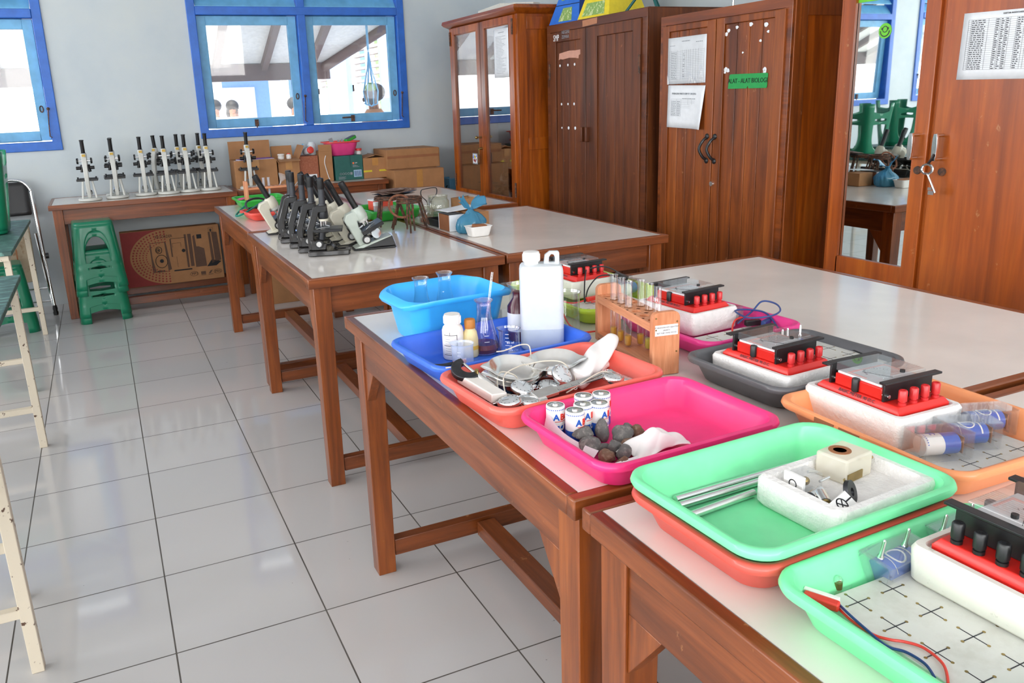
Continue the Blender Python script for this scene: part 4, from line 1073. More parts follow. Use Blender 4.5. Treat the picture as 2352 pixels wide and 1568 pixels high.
# deep light blue basin
t = thing('wash_basin', 'deep light blue basin with flared handles at the table corner', 'basin', (.752, -1.736, ZT), .06)
m = MB(); hb = .118
def basin_loop(w, d, z, r, fl=0):
    L = rr(w, d, z, r, 8)
    return [(x*(1+fl*max(0, 1-(y/(d/2))**2)*.09), y, z - (0 if fl < .5 else .012*(max(0, abs(x)/(w/2)-.55)/.45)**2)) for x, y, z in L]
S_ = [(q[0]*.87, q[1]*.95, q[2], q[3], q[4]) for q in ((.25, .175, 0, .04, 0), (.262, .187, .008, .045, 0), (.30, .222, hb-.02, .05, 0), (.325, .24, hb-.014, .055, 1), (.335, .25, hb-.006, .06, 1), (.33, .246, hb, .058, 1), (.305, .228, hb-.004, .052, .4), (.294, .216, hb-.02, .048, 0), (.256, .181, .012, .042, 0), (.244, .169, .006, .038, 0))]
m.loft([basin_loop(*s) for s in S_]); obj('shell', m, 'p_sky', t, ang=50)
# glassware
def flask(label, loc, h=.12, r=.036, neck=.0165, mat='labg', liq=None, lh=.03):
    t = thing('conical_flask', label, 'flask', loc)
    pr = [(r*.9, 0), (r, .006), (r*.98, .014), (neck*1.05, h*.68), (neck, h*.74), (neck, h*.94), (neck*1.28, h*.985), (neck*1.3, h), (neck*1.18, h*1.003), (neck*.9, h*.94)]
    obj('glass', MB().lathe(pr, 28, cap1=False), mat, t, ang=60)
    if liq: obj('liquid', MB().lathe([(r*.88, .003), (r*.95, .012), (r*.95-(r-neck)*lh/(h*.7)*.9, lh), (0.0001, lh)], 28), liq, t)
    obj('scale_print', print_bars(r, h), 'paper', t)
    return t
def print_bars(r, h):
    m = MB()
    for i, z in enumerate((.25, .36, .47)):
        rr_ = r-(r-.0165)*(z*h-.014)/(h*.68-.014)+.0012
        for k in range(3): 
            a = -PI/2-.45+k*.12; m.add([(rr_*math.cos(a), rr_*math.sin(a), z*h), (rr_*math.cos(a+.12), rr_*math.sin(a+.12), z*h), (rr_*math.cos(a+.12), rr_*math.sin(a+.12), z*h+.0012), (rr_*math.cos(a), rr_*math.sin(a), z*h+.0012)], [(0, 1, 2, 3)])
    return m
def beaker(label, loc, r, h, mat='labg', marks=(), face=-2.2, liq=None, lh=0):
    t = thing('beaker', label, 'beaker', loc)
    lp = []
    for rr0, z in ((r*.93, 0), (r, .005), (r, h*.9), (r*1.06, h*.985), (r*1.09, h), (r*1.03, h*1.0), (r*.97, h*.92)):
        k = max(0, (z/h-.85)/.15)
        lp.append([((rr0+k*.006*max(0, math.cos(j*2*PI/30-2.4))**8)*math.cos(j*2*PI/30), (rr0+k*.006*max(0, math.cos(j*2*PI/30-2.4))**8)*math.sin(j*2*PI/30), z) for j in range(30)])
    m = MB(); m.loft(lp, True, False); obj('glass', m, mat, t, ang=60)
    if liq: obj('liquid', MB().lathe([(r*.9, .003), (r*.96, .008), (r*.96, lh), (.0001, lh)], 24), liq, t)
    for z, s, sz in marks: bend(text('lettering', s, sz, 'paper', t, align='CENTER'), r+.001, face, z)
    m = MB()
    for k in range(len(marks)+2):
        z = h*(.3+.14*k)
        for q in range(4):
            a = face-.5+q*.09; R_ = r+.001
            m.add([(R_*math.cos(a), R_*math.sin(a), z), (R_*math.cos(a+.09), R_*math.sin(a+.09), z), (R_*math.cos(a+.09), R_*math.sin(a+.09), z+.0011), (R_*math.cos(a), R_*math.sin(a), z+.0011)], [(0, 1, 2, 3)])
    obj('scale_print', m, 'paper', t)
    return t
def bend(o, r, ang, z):
    """wrap a flat text mesh round an upright cylinder, centred at the angle ang"""
    o.data.update()
    for v in o.data.vertices:
        a = ang+v.co.x/r; q = r+v.co.z
        v.co = (q*math.cos(a), q*math.sin(a), z+v.co.y)
    return o
flask('empty clear flask in the light blue basin, nearer the aisle', (.688, -1.732, ZT+.007), .143, .034)
flask('empty clear flask in the light blue basin, nearer the milky jug', (.757, -1.722, ZT+.007), .147, .036)
ZB = ZT+.0045
fl = flask('pinkish flask with red-brown liquid and a glass rod in the blue tray', (.758, -1.953, ZB), .125, .036, .017, 'pinkglass', 'liq_red', .022)
t = thing('glass_rod', 'thin clear glass rod leaning out of the pinkish flask', 'rod', (.752, -1.955, ZB+.01), 0); obj('rod', MB().rod((0, 0, 0), (.035, .01, .175), .003), 'labg', t)
beaker('small frosty wet beaker in front of the white bottle in the blue tray', (.668, -2.03, ZB), .0235, .055, 'milkglass', ((.026, '60 ml', .007), (.012, '40', .006)), -2.0)
beaker('clear graduated beaker between the flask and the milky jug', (.799, -2.0, ZB), .0235, .062, 'labg', ((.034, '80 ml', .0075), (.026, 'TER', .0045), (.018, '60', .007)), -1.95)
beaker('tall clear beaker with spout standing behind the milky jug', (.94, -1.80, ZT), .033, .115, 'labg', ((.06, '150', .008),), -2.0)
beaker('large clear beaker half hidden behind the milky jug', (1.02, -1.885, ZT), .034, .10, 'labg')
t = thing('clear_tray', 'clear acrylic tray behind the light blue basin', 'tray', (.975, -1.66, ZT)); m = MB(); m.loft([rr(a, b, z, .012, 4) for a, b, z in ((.11, .09, 0), (.13, .11, .075), (.125, .105, .075), (.105, .085, .003))]); obj('shell', m, 'acryl', t)
t = thing('dark_bottle', 'dark red labelled bottle peeking from behind the milky jug', 'bottle', (.872, -1.905, ZB)); obj('body', MB().lathe([(.024, 0), (.026, .006), (.026, .085), (.012, .105), (.012, .12), (.0001, .12)], 20), 'darkred', t); obj('label', MB().lathe([(.0265, .025), (.0265, .07)], 20, cap0=False, cap1=False), 'paper', t)
# white labelled bottle
t = thing('reagent_bottle', 'white screw-cap bottle with a black-framed label', 'bottle', (.677, -1.955, ZB))
obj('body', MB().lathe([(.0225, 0), (.0245, .004), (.0245, .066), (.022, .074), (.0165, .08), (.0155, .09), (.0001, .09)], 26), 'whitebottle', t)
m = MB(); m.lathe([(.0188, .0815), (.019, .1), (.0178, .1035), (.0001, .1035)], 30)
for k in range(20): a = k*PI/10; m.cbox((.019*math.cos(a), .019*math.sin(a), .0905), (.0022, .0022, .016))
obj('cap_ribs', m, 'p_cap', t)
m = MB()
def arcbar(m, a0, a1, z0, z1, r):
    n = 8
    m.add([(r*math.cos(a0+(a1-a0)*i/n), r*math.sin(a0+(a1-a0)*i/n), z) for i in range(n+1) for z in (z0, z1)], [(2*i, 2*i+2, 2*i+3, 2*i+1) for i in range(n)])
F0 = -2.15
for z in (.058, .034, .012): arcbar(m, F0-.75, F0+.6, z, z+.0012, .0249)
arcbar(m, F0+.55, F0+.6, .012, .059, .0249); arcbar(m, F0-.12, F0-.08, .058, .066, .0249)
obj('label_print', m, 'ink', t)
m = MB()
for i in range(7): arcbar(m, F0-.6, F0-.1+.07*(i % 3), .016+i*.0055, .0168+i*.0055, .0249)
obj('small_print', m, 'inklight', t)
t = thing('stained_bottle', 'yellow-stained plastic bottle with brown cap', 'bottle', (.716, -1.965, ZB))
obj('body', MB().lathe([(.017, 0), (.0185, .003), (.0185, .04), (.0155, .058), (.0105, .066), (.0105, .07), (.0001, .07)], 22), 'amber', t)
obj('liquid_band', MB().lathe([(.01865, .018), (.0187, .027)], 22, cap0=False, cap1=False), 'amberline', t)
obj('cap', MB().lathe([(.0125, .067), (.013, .084), (.0115, .088), (.006, .0895), (.0001, .0895)], 18), 'ambercap', t)
t = thing('screwdriver', 'black and orange tool end lying in the blue tray', 'tool', (.625, -2.035, ZB+.008), .3); obj('handle', MB().tube(spline([(-.03, .02, .006), (-.01, .006, .004), (.02, 0, .003)], 5), .005, 8), 'p_black', t); obj('sleeve', MB().tube(spline([(.02, 0, .003), (.035, -.004, .003), (.05, -.006, .003)], 4), .0055, 8), 'p_orangecap', t)
# milky jug
t = thing('polythene_jug', 'large milky white jug with ribbed cap and finger loop', 'jug', (.893, -1.985, ZB), -.45)
m = MB(); jw, jd, jh = .100, .07, .198
Lz = [(.9, 0, .012), (1, .006, .014), (1, .05, .014), (1, .05, .014), (1, .185, .014), (.97, .193, .014), (.9, jh, .012), (.5, jh+.002, .01)]
m.loft([rr(jw*k, jd*(k if k > .6 else .5), z, r, 6) for k, z, r in Lz])
o = obj('body', m, ['hdpe', 'hdpe_low'], t, ang=50)
for p in o.data.polygons:
    if p.center.z < .05: p.material_index = 1
m = MB(); m.lathe([(.0165, jh), (.0165, jh+.008), (.0195, jh+.008), (.0195, jh+.026), (.018, jh+.03), (.0001, jh+.031)], 30, (-.022, 0, 0))
for k in range(24): a = k*PI/12; m.cbox((-.022+.0195*math.cos(a), .0195*math.sin(a), jh+.017), (.002, .002, .015))
obj('cap_ribs', m, 'p_white', t)
m = MB(); out = [(-.018, 0), (-.015, .022), (-.004, .03), (.016, .03), (.0185, .026), (.0185, 0)]; inn = [(-.006, .004), (-.005, .017), (.0, .024), (.006, .022), (.0085, .014), (.008, .004)]
vs = [(x+.024, -.007, z+jh) for x, z in out+inn]+[(x+.024, .007, z+jh) for x, z in out+inn]
fs = []
for i in range(6):
    j = (i+1) % 6
    fs += [(i, j, 6+j, 6+i), (12+j, 12+i, 18+i, 18+j), (j, i, 12+i, 12+j), (6+i, 6+j, 18+j, 18+i)]
m.add(vs, fs); obj('finger_loop', m, 'hdpe', t, bev=.002)

# batteries
def dcell(label=None, loc=(0, 0, 0), rz=0, rot=None, parent=None, group=None):
    if parent: t = bpy.data.objects.new('battery', None); C.objects.link(t); t.parent = parent; t.location = loc; t.rotation_euler = rot or (0, 0, rz)
    else: t = thing('battery', label, 'battery', loc, rz, group, rot)
    R_ = .0165
    obj('jacket', MB().lathe([(R_*.97, .0), (R_, .001), (R_, .024)], 28, cap1=False), 'p_battblue', t)
    obj('jacket', MB().lathe([(R_, .024), (R_, .0555), (R_*.95, .0575), (R_*.86, .0575)], 28, cap0=False, cap1=False), 'p_white', t)
    obj('end_cap', MB().lathe([(R_*.86, .0565), (R_*.35, .0568), (R_*.3, .0595), (.0001, .06)], 24, cap0=False), 'steel', t)
    bend(text('lettering', 'A', .0155, 'p_battblue', t, align='CENTER', bold=.0005), R_+.0003, -1.6, .039)
    bend(text('lettering', 'BC', .0155, 'p_wirered', t, align='CENTER', bold=.0005), R_+.0003, -.6, .039)
    m = MB()
    for k in range(22): a = -PI+k*.2; arcbar(m, a, a+.1, .0515, .0535, R_+.0003)
    obj('band_print', m, 'p_battblue', t)
    m = MB(); arcbar(m, -1.75, -.4, .031, .0322, R_+.0003); obj('swoosh_print', m, 'p_wirered', t)
    m = MB(); m.add([((R_+.0004)*math.cos(-.95+.0055/R_*math.cos(b)), (R_+.0004)*math.sin(-.95+.0055/R_*math.cos(b)), .0215+.0062*math.sin(b)) for b in [j*PI/8 for j in range(16)]], [tuple(range(16))]); obj('badge_print', m, 'p_white', t)
    return t
M['p_battblue'] = solid('battery_blue', '1f5fc4', .35, var=.03)
zb = ZT+.0042
bt = dcell('upright white and blue battery at the tray end, outermost of the standing batteries', (.656, -2.456, zb), -.4)
for x, y, rz_, lb in ((.672, -2.494, -.1, 'upright battery behind the bent printed paper, frontmost of the standing batteries'), (.699, -2.476, 0, 'upright battery in the middle of the standing batteries'), (.722, -2.441, -.2, 'upright battery mostly hidden at the back of the standing batteries'), (.727, -2.484, .05, 'upright battery showing most of its blue half, beside the rocks'), (.755, -2.448, .1, 'upright battery at the back, farthest from the tray end')):
    dup(bt, (x, y, zb), rz_, lb)
# rocks
def rock(label, loc, s, seed, mat, rz=0):
    r = random.Random(seed); off = Vector((r.uniform(0, 50), r.uniform(0, 50), r.uniform(0, 50)))
    b = bmesh.new(); bmesh.ops.create_icosphere(b, subdivisions=4, radius=1)
    pl = [(Vector((r.gauss(0, 1), r.gauss(0, 1), r.gauss(0, 1))).normalized(), r.uniform(.62, .88)) for _ in range(9)]
    for v in b.verts:
        p = v.co.copy()
        for n, dd in pl:
            e = p.dot(n)-dd
            if e > 0: p -= n*e*.9
        p *= 1+.10*noise.noise(p*1.6+off)+.06*noise.noise(p*5+off)+.03*noise.noise(p*15+off)
        v.co = Vector((p.x*s[0], p.y*s[1], p.z*s[2]+s[2]*.8))
    me = bpy.data.meshes.new('rock'); b.to_mesh(me); b.free()
    me.polygons.foreach_set('use_smooth', [True]*len(me.polygons)); me.set_sharp_from_angle(angle=.6)
    o = link_mesh('rock', me, mat, loc=loc, rot=(0, 0, rz))
    return tag(o, label, 'rock', 'rocks in the hot pink tray')
K = [((.676, -2.515), (.021, .012, .009), 'rock', 'flat pale grey rock leaning on the batteries', .3, .012), ((.668, -2.545), (.017, .014, .013), 'rockdark', 'rounded dark grey rock by the bent paper', 0, 0), ((.716, -2.513), (.011, .011, .018), 'rockdark', 'tall dark rock beside the blue half of a battery', 0, 0),
     ((.739, -2.538), (.017, .015, .015), 'rockdark', 'large dark angular rock in the middle of the heap', .5, 0), ((.759, -2.519), (.013, .01, .011), 'rockdark', 'blackish rock at the back of the heap', 0, 0), ((.768, -2.538), (.012, .01, .012), 'rockbrown', 'reddish brown rock at the heap end by the cloth', .3, 0),
     ((.672, -2.591), (.014, .012, .011), 'rockbrown', 'brownish rock at the front beside the white card', .2, 0), ((.703, -2.566), (.013, .011, .011), 'rockdark', 'small dark rock in the heap centre', 1, 0), ((.691, -2.552), (.008, .008, .008), 'rockdark', 'tiny dark rock wedged between larger ones', 0, 0),
     ((.703, -2.592), (.014, .011, .011), 'rockdark', 'dark rock just behind the white card', .8, 0), ((.731, -2.562), (.015, .008, .008), 'rockbrown', 'brown flat rock in front of the large dark one', .4, 0), ((.69, -2.612), (.012, .009, .007), 'rockbrown', 'low brown rock against the near tray wall', 0, 0)]
for i, ((x, y), s, mt, lb, rz_, dz) in enumerate(K): rock(lb, (x, y, zb+dz), tuple(q*1.22 for q in s), i+3, mt, rz_)
# cloths and papers
def cloth(name, label, cat, loc, w, d, hf, mat, rz=0, nu=36, nv=28, th=.0015, tilt=None):
    t = thing(name, label, cat, loc, rz, rot=tilt)
    m = MB(); m.grid(lambda u, v: ((u-.5)*w+.06*w*math.sin(5*v), (v-.5)*d*(1+.15*math.sin(7*u)), hf(u, v)), nu, nv)
    o = obj('cloth', m, mat, t, ang=80); s = o.modifiers.new('thick', 'SOLIDIFY'); s.thickness = th
    return t
fold = lambda u, v, a: .5+.5*math.sin(a+9*u+4*v+2.2*math.sin(5*v))
cloth('crumpled_cloth', 'crumpled white cloth beside the rocks in the pink tray', 'cloth', (.763, -2.588, zb+.003), .115, .055, lambda u, v: .034*math.sin(PI*min(1, max(0, u*.96+.02)))**.7*math.sin(PI*min(1, v*.9+.05))**.8*(.72+.28*fold(u, v, .4))+.003*math.sin(13*u+6*v)*math.sin(PI*v)*math.sin(PI*u)+.0035*abs(math.sin(7*v-6*u+1)), 'cloth', .12, 60, 44)
t = thing('white_card', 'small blank white card in front of the rocks', 'card', (.69, -2.63, zb+.003), .1, rot=(.55, 0, .1)); obj('sheet', MB().box(-.022, -.012, 0, .026, .016, .001), 'paper', t)
t = thing('printed_slip', 'bent printed slip of paper standing between battery and tray wall', 'paper', (.643, -2.515, zb), 1.62)
m = MB(); m.grid(lambda u, v: ((u-.5)*.125, .014*math.sin(3*(u-.2))-.012*v, .046*v*(.3+.7*u*u)+.003), 16, 6); o = obj('sheet', m, 'paper', t)
m = MB()
for i in range(12):
    for j in range(2): u = .12+i*.06; m.add([((u+du-.5)*.125, .014*math.sin(3*(u+du-.2))-.012*v-.0012, .046*v*(.3+.7*(u+du)**2)+.003) for du, v in ((0, .25+j*.35), (.02, .25+j*.35), (.02, .5+j*.35), (0, .5+j*.35))], [(0, 1, 2, 3)])
obj('printing', m, 'ink', t)

# ---- salmon tray
t = thing('cotton_glove', 'white limp cloth sleeve poking over the salmon tray edge', 'cloth', (.885, -2.232, zb+.002), .55)
m = MB(); N_ = 14
def sl(i):
    u = i/N_; r1 = .03*(1-.25*u)*(.72 if i == 0 else 1)*(math.sqrt(max(.02, 1-((u-.8)/.2)**2)) if u > .8 else 1); r2 = .017*(math.sqrt(max(.02, 1-((u-.8)/.2)**2)) if u > .8 else 1)*(1-.25*u)
    return [(-.1+.19*u+.004*math.sin(3*a), r1*math.cos(a)*(1+.12*math.sin(3*a+u*9)), .022+.040*u**1.3+r2*1.35*math.sin(a)*(1+.25*math.sin(2*a+u*12))) for a in [j*PI/12 for j in range(24)]]
m.loft([sl(i) for i in range(N_+1)]); obj('cloth', m, 'cloth', t, sub=1)
cloth('white_rag', 'flat white rag spread beneath the limp sleeve in the salmon tray', 'cloth', (.875, -2.222, zb+.004), .1, .075, lambda u, v: .026*math.sin(PI*u)**.6*math.sin(PI*v)**.6+.003*fold(u, v, 1)+.012, 'cloth', .5)
def dish(label, loc, rot=(0, 0, 0), s=1.0):
    t = thing('metal_dish', label, 'dish', loc, 0, None, rot)
    n = 40
    def lp(r, z, k):
        return [((r+k*.014*max(0, math.cos(2*j*2*PI/n))**10)*math.cos(j*2*PI/n)*s, (r+k*.014*max(0, math.cos(2*j*2*PI/n))**10*(abs(math.cos(j*2*PI/n)) > .5))*math.sin(j*2*PI/n)*s, z*s) for j in range(n)]
    m = MB(); m.loft([lp(.028, 0, 0), (lp(.036, .006, .1)), lp(.044, .016, .6), lp(.0475, .0185, 1), lp(.046, .0195, 1), lp(.0425, .0165, .5), lp(.035, .008, 0), lp(.027, .003, 0)]); obj('dish_bowl', m, 'steel', t, ang=50)
    return t
dd = dish('shiny two-lipped metal dish on top by the white rag', (.785, -2.228, zb+.033), (.12, -.04, -.54), 1.14)
dup(dd, (.695, -2.222, zb+.013), rot=(.1, .02, -.35), label='two-lipped metal dish at the bottom of the dish stack')
dup(dd, (.694, -2.225, zb+.0235), rot=(.13, .04, -.2), label='two-lipped metal dish in the middle of the dish stack')
dup(dd, (.692, -2.228, zb+.034), rot=(.17, .09, -.3), label='two-lipped metal dish on top of the dish stack')
dup(dd, (.79, -2.212, zb+.006), rot=(0, 0, .4), label='two-lipped metal dish hidden under the top dish by the rag')
t = thing('blue_box', 'flat blue plastic box beneath the stack of metal dishes', 'box', (.715, -2.205, zb), .2); obj('box', MB().box(-.06, -.022, 0, .06, .03, .011), solid('mid_blue', '2f86c4', .4), t, bev=.001); obj('lid', MB().box(-.061, -.023, .011, .061, .031, .014), M['mid_blue'] if 'mid_blue' in M else MATS['mid_blue'], t, bev=.001)
def stopwatch(label, loc, rot):
    t = thing('stopwatch', label, 'stopwatch', loc, 0, None, rot)
    obj('case', MB().lathe([(.006, 0), (.017, .001), (.0225, .005), (.0235, .009), (.0225, .013), (.02, .0155), (.019, .015)], 32, cap1=False), 'chrome', t, ang=50)
    obj('dial', MB().lathe([(.0195, .0148), (.0001, .0149)], 28, cap0=False), 'paper', t)
    m = MB()
    for k in range(12): a = k*PI/6; m.rod((.015*math.cos(a), .015*math.sin(a), .0149), (.018*math.cos(a), .018*math.sin(a), .0152), .0006, n=5)
    m.rod((0, 0, .0152), (.011, .006, .0152), .0005, n=5); obj('dial_print', m, 'ink', t)
    obj('glass', MB().lathe([(.02, .0155), (.014, .0172), (.0001, .018)], 28, cap0=False), 'labg', t)
    m = MB(); m.rod((.0225, 0, .008), (.029, 0, .008), .003); m.rod((.029, 0, .008), (.034, 0, .008), .0045); obj('crown', m, 'chrome', t)
    obj('bow', MB().tube([(.033+.0075*math.cos(a), .0075*math.sin(a), .008) for a in [j*PI/8 for j in range(16)]], .0012, 6, True), 'chrome', t)
    return t
sw = stopwatch('chrome stopwatch lying flat against the dish stack', (.672, -2.296, zb+.025), (.35, .1, .3))
dup(sw, (.765, -2.282, zb+.034), rot=(.45, .75, -.5), label='chrome stopwatch tipped on edge below the top metal dish')
dup(sw, (.735, -2.292, zb+.014), rot=(.2, -.1, .5), label='stopwatch face up with printed dial behind the caliper beam')
dup(sw, (.624, -2.345, zb+.022), rot=(-.1, .12, 2.2), label='stopwatch face up in the near corner of the salmon tray')
dup(sw, (.664, -2.34, zb+.014), rot=(.1, .05, .4), label='stopwatch wound with string next to the corner stopwatch')
dup(sw, (.865, -2.318, zb+.018), rot=(.2, -.1, 1.2), label='stopwatch under the far end of the caliper')
dup(sw, (.912, -2.305, zb+.0), rot=(.0, .05, .2), label='stopwatch at the tray wall beyond the caliper end')
def micrometer(label, loc, rot):
    t = thing('micrometer', label, 'micrometer', loc, 0, None, rot)
    m = MB(); pts = [(.024*math.cos(a), .024*math.sin(a), 0) for a in [PI*.42+i*PI*1.13/16 for i in range(17)]]
    L = []
    for i, p in enumerate(pts):
        a = PI*.42+i*PI*1.13/16; wd = .0065+.004*math.sin(PI*i/16)
        L.append([((.024+sx*wd)*math.cos(a), (.024+sx*wd)*math.sin(a), sz*.0055) for sx, sz in ((-1, -1), (1, -1), (1, 1), (-1, 1))])
    m.loft(L); obj('frame', m, 'darksteel', t, bev=.0015)
    m = MB(); m.rod((.004, .024, 0), (.012, .024, 0), .0035); m.rod((.003, -.024, 0), (.026, -.024, 0), .0058)
    obj('spindle', MB().rod((.0035, .024, 0), (.0035, -.02, 0), .0032), 'steel', t)
    m = MB(); m.rod((.0035, -.024, 0), (.0035, -.05, 0), .0062); obj('sleeve', m, 'steel', t)
    m = MB(); m.rod((.0035, -.046, 0), (.0035, -.074, 0), .0082, .0078, 20); m.rod((.0035, -.074, 0), (.0035, -.086, 0), .0055, None, 16); obj('thimble', m, 'chrome', t)
    obj('lock_screw', MB().rod((.0035, -.022, 0), (.0035, -.022, .011), .004), 'brass', t)
    return t
mc = micrometer('dark horseshoe micrometer propped over the salmon tray wall', (.605, -2.20, zb+.056), (.35, -.2, .25))
dup(mc, (.632, -2.296, zb+.012), rot=(.1, .0, .75), label='second micrometer lying beneath the string behind the white bar')
t = thing('white_bar', 'plain white rectangular bar in the salmon tray corner', 'bar', (.604, -2.258, zb+.028), 0, rot=(.05, .1, .13)); obj('bar', MB().box(-.017, -.065, 0, .017, .06, .018), 'p_cap', t, bev=.002)
t = thing('vernier_caliper', 'long steel vernier caliper lying across the stopwatches', 'caliper', (.645, -2.352, zb+.024), 0, rot=(.25, -.03, .155))
m = MB(); m.box(0, 0, 0, .235, .016, .0035); obj('beam', m, 'steel', t, bev=.0004)
m = MB(); m.prism([(0, .016), (.0, .03), (.012, .016)], 0, .0035, 'Z'); m.prism([(0, 0), (0, -.036), (.006, -.036), (.02, 0)], 0, .0035, 'Z'); obj('fixed_jaw', m, 'steel', t)
m = MB(); m.box(.035, -.004, -.001, .085, .021, .006); m.prism([(.035, -.004), (.035, -.036), (.041, -.036), (.055, -.004)], 0, .0035, 'Z'); obj('slider', m, 'steel', t, bev=.0005)
m = MB()
for i in range(40): m.box(.09+i*.0034, .001, .0034, .0904+i*.0034, .005 if i % 5 else .008, .0037)
obj('scale_print', m, 'ink', t)
t = thing('caliper_slider', 'spare caliper half tucked beneath the long caliper end', 'caliper', (.80, -2.34, zb+.01), 0, rot=(.2, 0, .1)); obj('beam', MB().box(0, -.01, 0, .11, .004, .003), 'steel', t); obj('slider', MB().box(.02, -.014, -.001, .06, .007, .005), 'darksteel', t)
def cord(label, pts, r=.0014, mat='string', name='cotton_string', cat='string', closed=False):
    t = thing(name, label, cat)
    p = spline(pts, 7, closed); obj('strand', MB().tube(p, r, 6, closed), mat, t); return t
cord('white string looped over the dish stack in the salmon tray', [(.63, -2.30, zb+.02), (.64, -2.26, zb+.035), (.66, -2.235, zb+.05), (.685, -2.25, zb+.042), (.675, -2.285, zb+.03), (.655, -2.315, zb+.018), (.64, -2.30, zb+.024), (.655, -2.26, zb+.05), (.70, -2.235, zb+.055), (.73, -2.225, zb+.052), (.76, -2.235, zb+.056), (.79, -2.255, zb+.053), (.80, -2.285, zb+.03), (.785, -2.30, zb+.022), (.79, -2.27, zb+.043), (.775, -2.25, zb+.048)])
cord('white string with a knotted end arching over the salmon tray rim', [(.705, -2.125, zb+.055), (.72, -2.135, zb+.058), (.75, -2.14, zb+.066), (.765, -2.155, zb+.068), (.76, -2.175, zb+.058), (.745, -2.2, zb+.05), (.735, -2.215, zb+.05)])
cord('pale string hanging from the micrometer into the salmon tray', [(.572, -2.165, zb+.054), (.585, -2.18, zb+.056), (.597, -2.21, zb+.046), (.603, -2.235, zb+.034), (.605, -2.25, zb+.032)])
cord('white string trailing over the caliper beam', [(.75, -2.335, zb+.022), (.78, -2.33, zb+.03), (.82, -2.318, zb+.038), (.85, -2.31, zb+.04), (.868, -2.315, zb+.032), (.878, -2.325, zb+.02)])
cord('white string wrapped beside the corner stopwatches', [(.615, -2.30, zb+.028), (.64, -2.305, zb+.03), (.655, -2.325, zb+.024), (.668, -2.345, zb+.02), (.68, -2.34, zb+.024), (.685, -2.318, zb+.026), (.675, -2.33, zb+.028), (.67, -2.36, zb+.014)])
# ---- mint green tray: rods, hollow foam block
zg = ZT+.021+.0042
for i, (x0, y0, x1, y1, lb) in enumerate(((.658, -2.781, .898, -2.778, 'steel rod, far one of three beside the hollow foam block'), (.652, -2.797, .89, -2.793, 'steel rod, middle one of three beside the hollow foam block'), (.646, -2.826, .765, -2.817, 'steel rod, near one of three, ending under the foam block'))):
    t = thing('steel_rod', lb, 'rod', (x0, y0, zg+.0055), math.atan2(y1-y0, x1-x0)); L = math.hypot(x1-x0, y1-y0)
    obj('rod', MB().rod((0, 0, 0), (L, 0, 0), .0055, None, 20), 'chrome' if i != 2 else 'steel', t)
t = thing('foam_block', 'hollow white foam block full of small lamp parts in the mint tray', 'foam block', (.855, -2.892, zg), .06)
m = MB(); bw, bd, bh = .195, .142, .042
m.loft([rr(w, d, z, .014, 4) for w, d, z in ((bw-.008, bd-.008, 0), (bw, bd, .006), (bw, bd, bh-.006), (bw-.008, bd-.008, bh), (bw-.03, bd-.028, bh), (bw-.034, bd-.032, bh-.004), (bw-.038, bd-.036, bh-.018))]); obj('block', m, 'styro', t, ang=50)
zf = zg+bh-.018
t = thing('yellowed_cube', 'large yellowed clear lamp housing with a round hole and a pin', 'lamp housing', (.885, -2.86, zf), .15)
m = MB(); m.box(-.03, -.024, 0, .03, .024, .036); obj('housing', m, 'acrylold', t, bev=.003)
obj('hole_ring', MB().lathe([(.015, .0362), (.015, .037), (.009, .037), (.009, .0362)], 24, (-.005, .004, 0)), 'carddark', t)
obj('pin', MB().rod((.028, -.004, .016), (.05, -.012, .016), .0022), 'brass', t)
obj('contact_plate', MB().box(-.028, -.026, .004, .005, -.0245, .016), 'brass', t)
t = thing('clear_lamp_holder', 'clear small lamp holder with white side plate and two pins', 'lamp holder', (.80, -2.868, zf), .05)
obj('holder_shell', MB().box(-.012, -.015, 0, .022, .015, .026), 'acryl', t, bev=.002); obj('side_plate', MB().box(-.018, -.016, 0, -.0122, .016, .028), 'p_white', t, bev=.001)
for y in (-.01, .01): obj('pin', MB().rod((.022, y, .014+y*.3), (.04, y, .013), .002), 'chrome', t)
obj('bulb', MB().ball((.006, 0, .012), .006, 8), 'brass', t)
m = MB(); m.tube([(-.0184, .006*math.cos(a), .014+.006*math.sin(a)) for a in [j*PI/6 for j in range(12)]], .0008, 4, True); obj('symbol_print', m, 'inkblack', t)
t = thing('symbol_tile', 'white tile with a black crossed-circle lamp symbol', 'lamp holder', (.795, -2.936, zf+.009), 0, rot=(.65, -.1, .28))
obj('plate', MB().box(-.024, -.011, 0, .024, .011, .004), 'p_white', t, bev=.001)
m = MB(); m.tube([(.0085*math.cos(a), .0085*math.sin(a), .0042) for a in [j*PI/10 for j in range(20)]], .0009, 5, True)
for a in (.8, 2.37): m.rod((-.008*math.cos(a), -.008*math.sin(a), .0042), (.008*math.cos(a), .008*math.sin(a), .0042), .0008)
m.rod((-.022, -.0, .0042), (-.0085, 0, .0042), .0009); m.rod((.0085, 0, .0042), (.022, 0, .0042), .0009); obj('symbol_print', m, 'inkblack', t)
obj('holder_back', MB().box(-.018, -.009, -.012, .018, .009, -.0002), 'acryl', t)
t = thing('metal_washer', 'grey metal disc standing behind the crossed-circle tile', 'washer', (.83, -2.92, zf+.013), 0, rot=(1.2, .15, .4)); obj('disc', MB().lathe([(.0055, -.003), (.0155, -.003), (.0155, .003), (.0055, .003), (.0055, -.003)], 26, cap0=False, cap1=False), 'darksteel', t, ang=40); obj('clip', MB().box(-.003, .004, -.004, .003, .018, -.003), 'brass', t)
